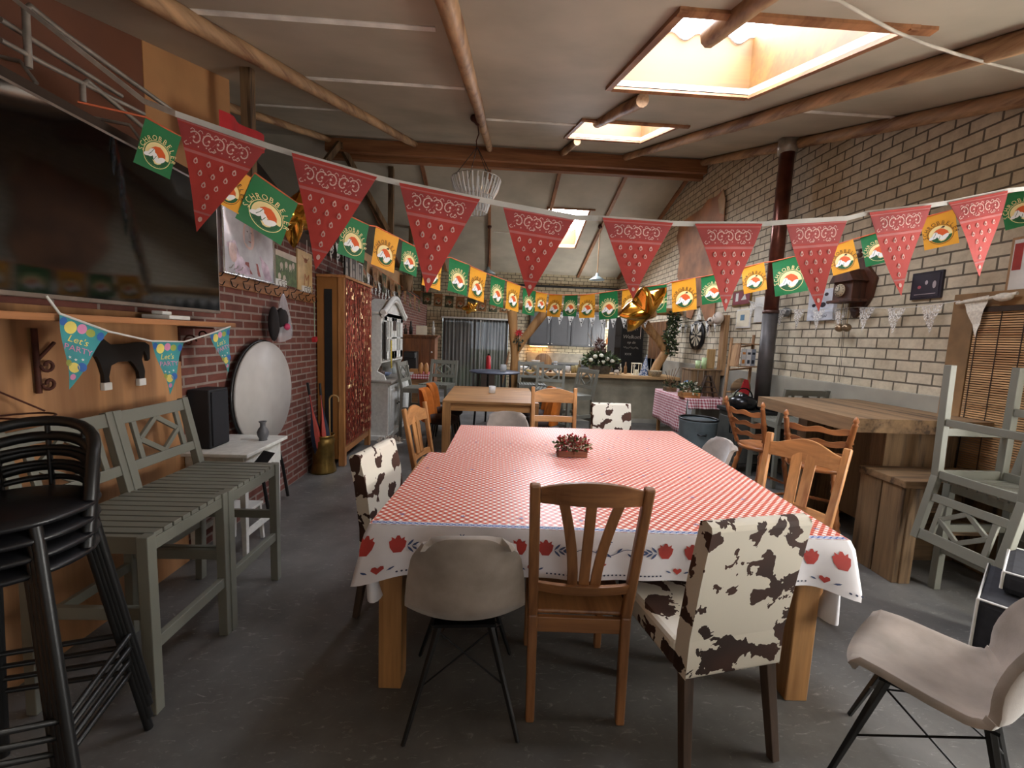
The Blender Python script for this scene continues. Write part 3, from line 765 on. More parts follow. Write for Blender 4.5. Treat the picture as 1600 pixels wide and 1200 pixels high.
dup(bs, 'grey bar stool behind the blue topped round table, in front of the bar end', (.72, 7.70, 0), PI)
dup(bs, 'grey bar stool with its lattice back to the bar counter, left of two', (.95, 7.02, 0), PI - .2)
dup(bs, 'grey bar stool turned sideways in front of the bar counter, right of two', (1.22, 6.40, 0), PI / 2 + .45)
dup(bs, 'grey bar stool by the right wall, only its top rail above the thick bar table', (3.41, 4.70, 0), 0)

# ---- black stacking stools, near left
def make_black_stool():
    t = thing('stacking_stool', 'tmp', 'bar stool', (0, 0, 0), 0, 'black stacking stools in one stack')
    part('seat', MB().lathe([(.0, .862), (.16, .858), (.192, .845), (.195, .838), (.19, .83), (.0, .83)], n=36), plain('black_vinyl', '#17171a', .35, 0, .1), t)
    for sx in (-1, 1):
        for sy in (-1, 1):
            part('leg', MB().tube([(sx * .115, sy * .115, .83), (sx * .125, sy * .125, .78), (sx * .215, sy * .215, 0)], .0145, 10), m_black, t)
    mb = MB(); mb.tube([(.185 * a, .185 * b2, .27) for a, b2 in ((-1, -1), (1, -1), (1, 1), (-1, 1), (-1, -1))], .010, 8)
    part('footrest', mb, m_black, t)
    ring = [(.185 * math.cos(a), .185 * math.sin(a), .85 + .22 * math.sin((i / 16) * PI) ** .35) for i, a in [(i, PI + PI * i / 16) for i in range(17)]]
    mb = MB().tube(ring, .017, 10)
    mb.tube([(.185 * math.cos(a), .185 * math.sin(a), .85 + .13 * math.sin((i / 16) * PI) ** .35) for i, a in [(i, PI + .12 + (PI - .24) * i / 16) for i in range(17)]], .010, 8)
    for a in (PI * 1.3, PI * 1.5, PI * 1.7): mb.tube([(.185 * math.cos(a), .185 * math.sin(a), .85), (.185 * math.cos(a), .185 * math.sin(a), 1.06)], .007, 6)
    part('back_ring', mb, m_black, t)
    return t
ks = make_black_stool(); ks.location = (-1.44, 1.28, 0); ks.rotation_euler = (0, 0, PI + .25)
ks['label'] = 'black round seat stool at the bottom of the stack at the near left'
for i, l in enumerate(('second from the bottom of the stack', 'third from the bottom, just under the top one', 'topmost of the stack, its seat and ring back fully seen')):
    dup(ks, 'black round seat stool, ' + l, (-1.44 + .008 * (i + 1), 1.28 - .004 * (i + 1), .052 * (i + 1)), PI + .25 + .02 * (i + 1))

# ---- thick wooden bar table, box bench, turned stools on the right
t = thing('bar_table', 'thick rustic timber bar table with a broad slab top by the right wall', 'table', (3.1, 3.6, 0))
mb = MB(); mb.prism([(2.57, 2.85, .99), (3.63, 2.85, .99), (3.63, 4.02, .99), (2.60, 3.99, .99)], (0, 0, .10))
part('slab_top', mb, m_oldwood('y'), t, .006, world=True)
part('pedestal', MB().b2((2.98, 3.0, 0), (3.55, 3.12, .99)), m_oldwood('z'), t, .004, world=True)
part('pedestal', MB().b2((2.98, 3.80, 0), (3.55, 3.92, .99)), m_oldwood('z'), t, .004, world=True)
part('cross_panel', MB().b2((3.24, 3.12, .1), (3.30, 3.80, .99)), m_oldwood('z'), t, .004, world=True)
t = thing('box_bench', 'rustic box bench of wide boards with open front niches, below the bar table', 'bench', (3.1, 2.75, 0))
part('top_board', MB().b2((2.76, 2.60, .67), (3.62, 2.96, .72)), m_oldwood('x'), t, .005, world=True)
part('side_panel', MB().b2((2.77, 2.61, 0), (2.81, 2.77, .67)), m_oldwood('z'), t, .004, world=True)
part('side_panel', MB().b2((2.77, 2.78, 0), (2.81, 2.95, .67)), m_oldwood('z'), t, .004, world=True)
part('side_panel', MB().b2((3.56, 2.61, 0), (3.60, 2.95, .67)), m_oldwood('z'), t, .004, world=True)
part('back_panel', MB().b2((2.81, 2.92, 0), (3.56, 2.95, .67)), m_oldwood('x'), t, .003, world=True)
part('post', MB().b2((2.81, 2.60, 0), (2.89, 2.68, .67)), m_oldwood('z'), t, .004, world=True)
part('shelf', MB().b2((2.81, 2.62, .34), (3.56, 2.92, .38)), m_oldwood('x'), t, .004, world=True)

m_turn = lambda a: wood('turned_pine', '#b07040', '#7f4a26', a, .35, 10)
def turned_stool(label, loc, rz):
    t = thing('turned_bar_stool', label, 'bar stool', loc, rz, 'turned pine bar stools at the bar table')
    m = m_turn('z')
    part('seat', MB().lathe([(0, .715), (.15, .712), (.195, .70), (.20, .685), (.185, .668), (0, .665)], n=32), m_turn('x'), t)
    def turned(a, bb, r):
        a, bb = Vector(a), Vector(bb); n = 26; pts = []; rs = []
        for i in range(n + 1):
            q = i / n; pts.append(a.lerp(bb, q)); k = 1 + .18 * math.sin(q * PI) + (.35 if abs(q - .55) < .02 or abs(q - .62) < .02 or abs(q - .2) < .02 else 0) - (.25 if abs(q - .58) < .018 or abs(q - .17) < .018 else 0); rs.append(r * k)
        return MB().tube(pts, rs, 12)
    F = [(-.2, .2), (.2, .2), (-.21, -.21), (.21, -.21)]
    for i, (x, y) in enumerate(F): part('leg', turned((x * .55, y * .55, .67), (x, y, 0), .017), m, t)
    L = lambda i, z: (F[i][0] * (1 - .45 * z / .67), F[i][1] * (1 - .45 * z / .67), z)
    for i, j, z in ((0, 1, .2), (2, 3, .25), (0, 2, .3), (1, 3, .3), (0, 1, .38)): part('stretcher', turned(L(i, z), L(j, z), .010), m, t)
    for s in (-1, 1):
        mb = turned((s * .155, -.13, .70), (s * .20, -.245, 1.06), .017)
        mb.lathe([(.0, .055), (.006, .052), (.017, .03), (.019, .018), (.010, .004), (.019, -.004), (.016, -.012)], (s * .202, -.249, 1.062), 12)
        part('back_post', mb, m, t)
    for z in (.80, .895, .99):
        n = 16; mb = MB(); vs = []
        y_ = -.13 - .115 * (z - .70) / .36; hw = .158 + .045 * (z - .7) / .36
        for k in range(n + 1):
            q = 2 * k / n - 1; x = q * hw; yy = y_ - .02 * (1 - q * q); top = .024 + .009 * math.cos(q * 2.5 * PI) ; bt = -.016 + .006 * math.cos(q * 2 * PI)
            vs += [(x, yy - .007, z + bt), (x, yy + .007, z + bt), (x, yy + .007, z + top), (x, yy - .007, z + top)]
        fs = [(0, 1, 2, 3), (4 * n + 3, 4 * n + 2, 4 * n + 1, 4 * n)]
        for k in range(n): fs += [(4 * k + a, 4 * k + 4 + a, 4 * k + 4 + (a + 1) % 4, 4 * k + (a + 1) % 4) for a in range(4)]
        part('back_rail', mb.add(vs, fs), m_turn('x'), t, .003)
    return t
turned_stool('turned pine bar stool at the bar table, farther from the viewer', (2.43, 3.60, 0), -PI / 2 + .22)
turned_stool('turned pine bar stool partly behind the wavy topped dining chair', (2.50, 3.06, 0), -.71)

# ---- orange tub chairs round the bare oak table
def tub_chair(label, loc, rz, back=None):
    t = thing('tub_chair', label, 'chair', loc, rz, 'orange upholstered chairs at the bare oak table')
    mo = plain('orange_fabric', '#c06a1e', .85, 0, .12, 6, .1, 200); md = plain('dark_brown_fabric', '#2c1c16', .85)
    def f(u, v):
        a = PI * 1.17 + (PI * .66) * u; r = .225 + .02 * v; k = min(1, math.sin(PI * u) * 1.9) ** .5
        return (r * math.cos(a), .02 + r * 1.0 * math.sin(a) - .02 * v, .43 + (.20 + .22 * k) * v)
    part('backrest', MB().sheet(f, 20, 8, .05), mo, t, .012)
    part('seat', MB().lathe([(0, .49), (.19, .485), (.22, .46), (.22, .42), (.20, .40), (0, .40)], (0, .03, 0), 28), md, t)
    for sx in (-1, 1):
        for sy in (-1, 1): part('leg', MB().tube([(sx * .14, .03 + sy * .14, .41), (sx * .2, .03 + sy * .2, 0)], [.016, .010], 8), m_black, t)
    return t
tub_chair('orange upholstered chair on the left of the bare oak table, nearer of two', (-.68, 5.62, 0), -PI / 2)
tub_chair('orange upholstered chair on the left of the bare oak table, farther of two', (-.68, 6.24, 0), -PI / 2)
tub_chair('orange upholstered chair on the right of the bare oak table, nearer of two', (.66, 5.66, 0), PI / 2)
tub_chair('orange upholstered chair on the right of the bare oak table, farther of two', (.66, 6.27, 0), PI / 2)

# ---- blue round table, sofa cube
t = thing('round_bar_table', 'round bar table with a thin slate blue top on black legs, before the back door', 'table', (.03, 7.40, 0))
part('tabletop', MB().lathe([(0, .97), (.44, .97), (.45, .96), (.44, .945), (0, .945)], n=40), plain('slate_blue', '#4b5263', .5), t)
for a in range(4): part('leg', MB().tube([(.30 * math.cos(a * PI / 2 + .4), .30 * math.sin(a * PI / 2 + .4), .945), (.36 * math.cos(a * PI / 2 + .4), .36 * math.sin(a * PI / 2 + .4), 0)], .018, 8), m_black, t)
m_sofa = plain('charcoal_canvas', '#23242a', .85, 0, .15, 30, .1, 300)
def cushion_block(name, label, c, d, rz, group):
    t = thing(name, label, 'pouf', (c[0], c[1], c[2]), rz, group)
    mb = MB().box((0, 0, d[2] / 2), d); part('cover', mb, m_sofa, t, .03)
    mb = MB(); hx, hy, z = d[0] / 2 - .004, d[1] / 2 - .004, d[2] - .004
    mb.tube([(-hx, -hy, z), (hx, -hy, z), (hx, hy, z), (-hx, hy, z), (-hx, -hy, z)], .006, 6)
    for sx, sy in ((-1, -1), (1, -1), (1, 1), (-1, 1)): mb.tube([(sx * hx, sy * hy, .02), (sx * hx, sy * hy, z)], .006, 6)
    part('piping', mb, m_white, t, label='white piping')
    return t
cushion_block('pouf', 'charcoal square pouf with white piping, the lower of two at the right edge', (2.77, 1.72, 0), (.62, .62, .42), .62, 'charcoal poufs with white piping')
cushion_block('pouf', 'charcoal cushion block with white piping, lying on top of the other pouf', (2.82, 1.78, .425), (.46, .46, .11), .62, 'charcoal poufs with white piping')

# ------------------------------------------------------------------ left side
t = thing('television', 'large black flat television mounted high on the left wall', 'television', (-1.86, 2.26, 1.65))
part('frame', MB().b2((-1.905, 1.52, 1.645), (-1.862, 2.99, 2.455)), plain('tv_bezel', '#8b8077', .35, .5), t, .004, world=True)
part('screen', MB().b2((-1.862, 1.535, 1.665), (-1.859, 2.975, 2.44)), plain('tv_glass', '#060607', .06, 0, 0, Specular_IOR_Level=.8), t, world=True)
part('wall_bracket', MB().b2((-2.0, 2.0, 1.85), (-1.905, 2.5, 2.25)), m_black, t, .003, world=True)
t = thing('wall_shelf', 'narrow wooden shelf on scrolled iron brackets under the television', 'shelf', (-1.86, 2.2, 1.55))
part('board', MB().b2((-2.0, 1.3, 1.555), (-1.74, 2.95, 1.585)), wood('shelf_wood', '#a87348', '#7b4f2d', 'y'), t, .004, world=True)
for y in (1.40, 2.75):
    mb = MB().tube([(-1.97, y, 1.33), (-1.97, y, 1.55)], .007, 6).tube([(-1.98, y, 1.545), (-1.76, y, 1.545)], .007, 6)
    mb.tube([(-1.96 + .05 + .045 * math.cos(a) * k, y, 1.46 + .045 * math.sin(a) * k) for a, k in [(i * .5, 1 - i * .06) for i in range(14)]], .005, 6)
    mb.tube([(-1.96 + .13 + .03 * math.cos(a) * k, y, 1.50 + .03 * math.sin(a) * k) for a, k in [(i * .5, 1 - i * .06) for i in range(14)]], .005, 6)
    part('scroll_bracket', mb, m_iron, t, world=True)
solo('media_box', MB().b2((-1.93, 2.42, 1.587), (-1.78, 2.58, 1.61)).b2((-1.9, 2.45, 1.612), (-1.84, 2.52, 1.632)), m_white, 'small white media box on the wooden shelf below the television', 'media box', bevel=.004)
# black horse cut from board
hp = [(0, .10), (.02, .13), (.05, .145), (.062, .165), (.075, .15), (.12, .115), (.20, .118), (.27, .125), (.31, .125), (.335, .11), (.335, .04), (.32, .03), (.315, .06), (.30, .085), (.285, .04), (.30, -.02), (.295, -.06), (.265, -.06), (.262, -.02), (.235, .02), (.22, .035), (.15, .035), (.115, .02), (.10, -.03), (.105, -.075), (.075, -.075), (.075, -.02), (.06, .035), (.045, .065), (.02, .07), (.005, .08)]
t = thing('wooden_horse', 'black cut out wooden horse with white feet hanging on the plywood wall', 'wall decoration', (-1.965, 2.3, 1.2))
HS = 1.12
part('body', MB().prism([(-1.972, 2.12 + x * HS, 1.315 + z * HS) for x, z in hp], (.018, 0, 0)), m_black, t, world=True)
for x in (.09, .28):
    part('hoof', MB().b2((-1.973, 2.12 + (x - .02) * HS, 1.315 - .09 * HS), (-1.95, 2.12 + (x + .02) * HS, 1.315 - .055 * HS)), m_white, t, .003, world=True, label='white hoof')
# wrought iron holders on the plywood
for (px, y0, lab) in ((0, 1.70, 'wrought iron candle holder with a wire ring, at the left picture edge'), (1, 1.90, 'wrought iron holder with two scrolls on the plywood, left of the horse')):
    mb = MB()
    if px == 0:
        mb.tube([(-1.96, y0, 1.54), (-1.96, y0, .98)], .009, 6).tube([(-1.96, y0 - .12, 1.42), (-1.96, y0 + .0, 1.36), (-1.94, y0 + .04, 1.37)], .006, 6)
        mb.tube([(-1.86 + .10 * math.cos(a), y0 + .13 * math.sin(a), 1.17) for a in [i * PI / 10 for i in range(21)]], .004, 6)
        mb.tube([(-1.96, y0, 1.30), (-1.86, y0 + .12, 1.18)], .004, 6).tube([(-1.96, y0, 1.17), (-1.76, y0, 1.17)], .004, 6)
    else:
        mb.tube([(-1.96, y0, 1.52), (-1.96, y0, 1.24)], .011, 6)
        for z in (1.36, 1.28): mb.tube([(-1.95, y0 + .035 + .03 * math.cos(a) * k, z + .03 * math.sin(a) * k) for a, k in [(PI + i * .5, 1 - i * .05) for i in range(14)]], .007, 6)
        mb.tube([(-1.96, y0, 1.38), (-1.95, y0 + .07, 1.46)], .007, 6)
    solo('iron_holder', mb, m_iron, lab, 'candle holder')

# party bunting of three pennants
def face(TL, TR, up=None):
    """local frame: origin at the middle of TL-TR, x along it, y up in the hanging plane, z out"""
    TL, TR = Vector(TL), Vector(TR); x = (TR - TL).normalized(); z = x.cross(Vector((0, 0, 1))).normalized(); y = z.cross(x)
    M = Matrix((x, y, z)).transposed().to_4x4(); M.translation = (TL + TR) / 2
    return M, (TR - TL).length
def place(o, M, parent):
    o.parent = parent; o.matrix_basis = mtx(parent).inverted() @ M
def mesh_part(name, me, M, parent, label=None):
    o = bpy.data.objects.new(name, me); C.objects.link(o); place(o, M, parent); return tag(o, label)
party = [plain('party_teal', '#3a8f93', .5), plain('party_blue', '#2f62a8', .5), plain('party_yellow', '#e0cf6a', .5), plain('party_pink', '#cf86ac', .5), plain('party_olive', '#96a04a', .5), m_white]
def party_mesh():
    mb = MB(); f = lambda u, v, l: Vector((u, v, l + .006 * math.sin(v * 22)))
    W, Hh = .19, .30; mb.add([(-W / 2, 0, 0), (W / 2, 0, 0), (0, -Hh, 0)], [(0, 2, 1)], 0)
    mb = MB(); n = 14
    for k in range(n):
        a, c = k / n, (k + 1) / n
        mb.add([f(-W / 2 * (1 - a), -Hh * a, 0), f(W / 2 * (1 - a), -Hh * a, 0), f(W / 2 * (1 - c), -Hh * c, 0), f(-W / 2 * (1 - c), -Hh * c, 0)], [(0, 3, 2, 1)], 0, True)
    pr = Print(mb, f, .0009)
    for cx, cy, rx, ry, mi in ((-.075, -.025, .012, .018, 1), (-.045, -.04, .022, .027, 2), (-.005, -.03, .018, .022, 3), (.03, -.035, .018, .018, 4), (.07, -.035, .014, .02, 1), (-.008, -.205, .02, .022, 2), (.02, -.195, .018, .02, 1), (-.004, -.245, .010, .013, 3), (-.03, -.19, .010, .014, 4)):
        pr.poly(disc2(cx, cy, rx, ry, 14), mi)
    pr.up(); pr.text("Let's", -.008, -.098, .042, 2, shear=.25)
    pr.text('PARTY', 0, -.135, .036, 3)
    for cx, cy in ((-.03, -.165), (-.008, -.17), (.018, -.162)):
        pr.poly([(cx + (.007 if k % 2 else .003) * math.cos(k * PI / 5), cy + (.007 if k % 2 else .003) * math.sin(k * PI / 5)) for k in range(10)], 5)
    return mb.build('pennant', party)
t = thing('party_bunting', 'short party bunting of three turquoise balloon pennants under the television shelf', 'bunting', (-1.72, 2.3, 1.2))
pm = party_mesh(); PX = -1.715
TT = [((93, 490), (170, 518)), ((237, 533), (288, 534)), ((327, 522), (360, 510))]
cord = [at(72, 462, x=PX)]
for a, bb in TT:
    A_, B2 = at(*a, x=PX), at(*bb, x=PX); M, L = face(A_, B2); k = L / .19
    mesh_part('pennant', pm, M @ Matrix.Diagonal((k, .95, 1, 1)), t); cord += [A_, B2]
part('cord', MB().tube(cord, .005, 6), m_white, t, world=True)

# side table, speaker, vase, folding table
t = thing('side_table', 'small white distressed side table with a diamond cut drawer front, beside the bar stools', 'table', (-1.8, 3.0, 0))
mwd = plain('distressed_white', '#dadad3', .6, 0, .05, 25)
part('top', MB().b2((-1.99, 2.72, .72), (-1.56, 3.26, .745)), mwd, t, .005, world=True)
part('case', MB().b2((-1.97, 2.75, .56), (-1.60, 3.23, .72)), mwd, t, .003, world=True)
mb = MB(); D = [(2.84, .64), (2.99, .70), (3.14, .64), (2.99, .58)]
mb.prism([(-1.60, y, z) for y, z in D], (.004, 0, 0)); part('diamond_inlay', mb, m_blackm, t, world=True, label='dark cut out diamond')
for y in (2.78, 3.20):
    for x in (-1.95, -1.62): part('leg', MB().bar((x, y, .56), (x, y, 0), .04, .04, 0, (0, 1, 0), .028, .028), mwd, t, .003, world=True)
for x in (-1.63, -1.96): part('stretcher', MB().b2((x, 2.80, .16), (x + .02, 3.18, .20)), mwd, t, world=True)
t = thing('step_stool', 'small white step stool standing under the white side table', 'stool', (-1.72, 3.0, 0))
part('top', MB().b2((-1.90, 2.87, .26), (-1.68, 3.12, .28)), m_white, t, .003, world=True)
for x in (-1.88, -1.70):
    for y in (2.89, 3.10): part('leg', MB().bar((x, y, .26), (x + (.02 if x > -1.8 else -.01), y, 0), .022, .022, 0, (0, 1, 0)), m_white, t, world=True)
t = thing('loudspeaker', 'black floor standing loudspeaker box between plywood wall and white side table', 'loudspeaker', (-1.86, 2.86, .745))
part('cabinet', MB().b2((-1.99, 2.82, .747), (-1.85, 3.02, 1.14)), plain('speaker_black', '#1b1c20', .7), t, .008, world=True)
part('grille', MB().b2((-1.85, 2.835, .76), (-1.84, 3.005, 1.125)), plain('speaker_cloth', '#232428', .95, 0, .2, 200), t, .004, world=True)
solo('vase', MB().lathe([(0, 0), (.028, 0), (.026, .012), (.036, .035), (.040, .06), (.03, .085), (.018, .10), (.018, .125), (.028, .14), (.024, .14), (.014, .12)], (-1.66, 3.10, .746), 20), plain('grey_glaze', '#5d5e61', .35), 'small grey baluster vase on the white side table', 'vase')
t = thing('folding_table', 'round white folding table stood on edge against the red brick wall', 'table', (-1.93, 3.66, 0))
R_ = Matrix.Rotation(PI / 2, 3, 'Y')
mb = MB().lathe([(0, -.012), (.435, -.012), (.44, 0), (.435, .012), (0, .012)], (-1.925, 3.65, 1.01), 48, mat=R_); part('tabletop', mb, plain('plastic_white', '#bdb9b3', .45, 0, .03), t, world=True)
mb = MB().tube([(-1.945, 3.65 + .442 * math.cos(a), 1.01 + .442 * math.sin(a)) for a in [i * PI / 24 for i in range(49)]], .012, 6); part('rim', mb, m_black, t, world=True)
for s in (-1, 1):
    part('leg', MB().tube([(-1.955, 3.65 + s * .12, 1.1), (-1.955, 3.68 + s * .16, .62), (-1.90, 3.70 + s * .17, .30), (-1.86, 3.70 + s * .17, .02)], .014, 8), m_black, t, world=True)

# poster, pictures and hook racks on the brick
t = thing('photo_poster', 'foil wrapped photo poster of people in pale tones on the brick beside the television', 'poster', (-1.97, 3.55, 1.95))
mp = [plain('photo_grey', '#c2c2ca', .18, .2, .12, 5), plain('photo_skin', '#c6a9a4', .25, 0, .1, 12), plain('photo_dark', '#6e6a70', .25, 0, .2, 12), plain('photo_red', '#8b5250', .25), plain('photo_mauve', '#b3a0b0', .25, 0, .2, 12)]
mb = MB(); fpo = lambda u, v, l: Vector((-1.965 + l + .006 * math.sin(u * 17 + v * 9), 3.2 + u, 1.95 + v))
mb.grid(lambda u, v: fpo(u * .70, v * .50, 0), 20, 14, 0); mb.b2((-1.999, 3.2, 1.95), (-1.972, 3.9, 2.45), 0)
pr = Print(mb, fpo, .0012)
pr.poly(disc2(.33, .33, .085, .11, 18), 1); pr.poly([(.02, .02), (.05, .22), (.16, .26), (.22, .15), (.5, .20), (.62, .14), (.68, .02)], 4); pr.up()
pr.poly(disc2(.12, .17, .06, .08, 14), 1); pr.poly([(.26, .04), (.28, .12), (.44, .13), (.48, .03)], 3); pr.up()
for e in (.30, .36): pr.poly(disc2(e, .355, .010, .006, 8), 2)
pr.poly([(.31, .285), (.35, .285), (.345, .278), (.315, .278)], 3); pr.polys(ribbon2([(.326, .35), (.322, .315), (.336, .312)], .004), 2)
part('print', mb, mp, t, world=True)
mb = MB(); 
for a, bb in (((3.2, 1.95), (3.9, 1.95)), ((3.9, 1.95), (3.9, 2.45)), ((3.9, 2.45), (3.2, 2.45)), ((3.2, 2.45), (3.2, 1.95))): mb.tube([(-1.962, *a), (-1.962, *bb)], .010, 6)
part('foil_edge', mb, plain('silver_foil', '#d8dce2', .15, .9), t, world=True, label='shiny silver foil edge')
t = thing('cow_picture', 'unframed picture of pale cows in a green meadow, above the hooks', 'picture', (-1.97, 4.15, 1.97))
mb = MB().b2((-1.995, 3.97, 1.97), (-1.978, 4.37, 2.27), 0); fp = lambda u, v, l: Vector((-1.978 + l, 3.97 + u, 1.97 + v)); pr = Print(mb, fp, .001)
pr.poly([(0, 0), (.4, 0), (.4, .24), (0, .25)], 1); pr.up()
for cx, cy in ((.06, .07), (.10, .17), (.19, .19), (.27, .18), (.33, .2), (.15, .06)): pr.poly(disc2(cx, cy, .028, .03, 10), 0); pr.poly([(cx - .02, cy), (cx - .012, cy), (cx - .012, cy - .045), (cx - .02, cy - .045)], 0); pr.poly([(cx + .012, cy), (cx + .02, cy), (cx + .02, cy - .045), (cx + .012, cy - .045)], 0)
part('print', mb, [plain('pale_cow', '#cdbfae', .6), plain('meadow_green', '#4d5e37', .6, 0, .25, 20)], t, world=True)
t = thing('parchment_picture', 'parchment coloured sheet with a brown letter M, by the pine cabinet', 'picture', (-1.97, 4.56, 1.96))
mb = MB().b2((-1.995, 4.40, 1.96), (-1.98, 4.74, 2.36), 0); fp = lambda u, v, l: Vector((-1.98 + l, 4.40 + u, 1.96 + v)); pr = Print(mb, fp, .001)
pr.text('M', .19, .06, .17, 1, shear=.15); pr.poly(disc2(.18, .31, .04, .025, 12), 1); pr.polys(ribbon2([(.10, .35), (.13, .325), (.18, .32), (.23, .325), (.26, .35)], .01), 1)
part('print', mb, [plain('parchment', '#c9ac7c', .6, 0, .1, 10), plain('sepia', '#9c5f38', .6)], t, world=True)
def hook(mb, x, y, z, s=1, mi=0):
    mb.tube([(x, y, z + .015 * s), (x + .03 * s, y, z + .02 * s), (x + .045 * s, y, z + .045 * s)], .0035 * s, 6, mi)
    mb.tube([(x, y, z + .01 * s), (x + .012 * s, y, z - .03 * s), (x + .035 * s, y, z - .04 * s), (x + .05 * s, y, z - .015 * s)], .0035 * s, 6, mi)
t = thing('coat_rack', 'long wooden coat rack with black iron double hooks on the brick wall', 'coat rack', (-1.97, 4.0, 1.86))
for y0, y1 in ((3.08, 3.62), (3.63, 4.20), (4.21, 4.80)):
    part('board', MB().b2((-1.999, y0, 1.85), (-1.975, y1, 1.945)), wood('rack_wood', '#9c6a42', '#6f4729', 'y'), t, .004, world=True)
for k in range(11):
    mb = MB(); hook(mb, -1.975, 3.14 + k * .158, 1.895, 1.1); part('hook', mb, m_blackm, t, world=True)
for i, y in enumerate((3.32, 4.05, 4.58)):
    t = thing('hook_board', ('small white hook board above the coat rack, nearest the television', 'small white hook board above the coat rack, below the cow picture', 'small white hook board above the coat rack, beside the pine cabinet')[i], 'coat rack', (-1.97, y, 1.93), group='small white hook boards')
    part('board', MB().b2((-1.999, y - .10, 1.948), (-1.968, y + .10, 2.01)), m_white, t, .004, world=True)
    for k in (-.06, 0, .06):
        mb = MB(); hook(mb, -1.968, y + k, 1.975, .9); part('hook', mb, m_steel, t, world=True)
t = thing('hanging_bag', 'clear plastic bag with a black wig and something pink, hanging from the rack', 'bag', (-1.90, 3.86, 1.45))
def fb(u, v):
    a = 2 * PI * u; k = (v ** .7) * (1 - .25 * max(0, v - .8) / .2); r = .012 + .125 * k
    return (-1.885 + .5 * r * math.cos(a) * (1 + .1 * math.sin(5 * a)), 3.90 + r * math.sin(a) * (1 + .08 * math.sin(7 * a + v * 5)), 1.87 - .40 * v + .03 * math.sin(a) * v)
part('film', MB().grid(fb, 26, 12, 0, True, close_u=True), glassy('plastic_film', '#d5d5dc', .15, .38), t, world=True)
part('wig', MB().ball((-1.88, 3.87, 1.63), (.045, .10, .12)), plain('wig_black', '#1a1517', .8, 0, .2), t, world=True)
part('wig_hair', MB().ball((-1.90, 3.76, 1.60), (.04, .06, .15)), plain('wig_black', '#1a1517', .8), t, world=True)
part('pink_cloth', MB().ball((-1.835, 3.86, 1.58), (.02, .045, .03)), plain('pink', '#b8375f', .7), t, world=True)
t = thing('hanging_cube', 'thin pale green cord with a small red cube tied at its end, beside the cabinet', 'decoration', (-1.93, 4.66, 1.5))
part('cord', MB().tube([(-1.93, 4.66, 1.86), (-1.93, 4.665, 1.49)], .004, 6), plain('pale_green_cord', '#8da286', .7), t, world=True)
part('cube', MB().box((-1.93, 4.665, 1.46), (.045, .05, .05), 0, Matrix.Rotation(.4, 3, 'X')), m_red, t, .004, world=True)

# brass stand with umbrellas
t = thing('umbrella_stand', 'tall aged brass churn used as umbrella stand beside the pine cabinet', 'umbrella stand', (-1.84, 4.66, 0))
part('vessel', MB().lathe([(0, .01), (.125, .01), (.135, 0), (.135, .02), (.115, .10), (.110, .30), (.118, .36), (.105, .37), (.108, .40), (.12, .42), (.112, .42), (.10, .38), (.10, .05), (0, .05)], (-1.845, 4.66, 0), 32), m_brass, t, world=True)
def umbrella(label, mats, p, q, tilt, k):
    t = thing('umbrella', label, 'umbrella', p, 0)
    p, q = Vector(p), Vector(q); mb = MB(); n = 12; d = (q - p)
    pts = [p.lerp(q, i / n) for i in range(n + 1)]; rs = [.004, .03, .045, .052, .058, .06, .055, .045, .03, .02, .012, .009, .009]
    for i in range(n):
        a = d.normalized(); x = a.cross(Vector((0, 1, 0))).normalized(); y = a.cross(x)
        for j in range(8):
            t0, t1 = 2 * PI * j / 8 + k, 2 * PI * (j + 1) / 8 + k
            r0 = rs[i]; r1 = rs[i + 1]
            c = lambda pt, r, tt, jj: pt + (x * math.cos(tt) * .8 + y * math.sin(tt) * 1.25) * r * (1.12 if jj % 2 else .85)
            mb.add([c(pts[i], r0, t0, j), c(pts[i], r0, t1, j + 1), c(pts[i + 1], r1, t1, j + 1), c(pts[i + 1], r1, t0, j)], [(0, 1, 2, 3)], j // 2 % 2)
    part('canopy', mb, mats, t, world=True)
    part('handle', MB().tube([q, q + d.normalized() * .13], .014, 10), m_black, t, .003, world=True)
mn = plain('umbrella_navy', '#1c2336', .6); mo_ = plain('umbrella_coral', '#b34a3c', .6)
umbrella('folded umbrella in navy and coral leaning out of the brass stand, nearest the wall', [mn, mo_], (-1.86, 4.64, .06), (-1.93, 4.52, .88), 0, .2)
umbrella('folded umbrella in navy and coral upright in the brass stand', [mo_, mn], (-1.80, 4.66, .06), (-1.86, 4.64, .86), 0, .9)
mb = MB().tube([(-1.79, 4.70, .06), (-1.80, 4.72, .80)] + [(-1.80 + .05 * (1 - math.cos(a)), 4.72, .80 + .05 * math.sin(a)) for a in [i * PI / 8 for i in range(1, 10)]], .009, 8)
solo('walking_stick', mb, wood('bamboo_stick', '#c09a62', '#94703d', 'z'), 'pale wooden walking stick with a curved handle in the brass stand', 'walking stick')

# pine cabinet with a tinsel curtain over its front
t = thing('tall_cabinet', 'tall pine cabinet with a black strip down its side, under framed photos', 'cabinet', (-1.85, 5.36, 0))
mf = m_pine
part('side_panel', MB().b2((-1.985, 4.86, .08), (-1.75, 4.90, 2.15)), plain('cabinet_tan', '#94632f', .6, 0, .08, 2), t, .003, world=True)
part('black_strip', MB().b2((-1.90, 4.853, .10), (-1.815, 4.862, 2.02)), plain('strip_black', '#17181a', .8), t, world=True)
part('corner_post', MB().b2((-1.75, 4.85, 0), (-1.68, 4.92, 2.16)), mf('z'), t, .004, world=True)
part('corner_post', MB().b2((-1.75, 5.82, 0), (-1.68, 5.89, 2.14)), mf('z'), t, .004, world=True)
part('bottom_rail', MB().b2((-1.74, 4.92, .14), (-1.69, 5.82, .24)), mf('y'), t, .004, world=True)
part('top_board', MB().b2((-1.985, 4.84, 2.15), (-1.66, 5.90, 2.18)), mf('y'), t, .004, world=True)
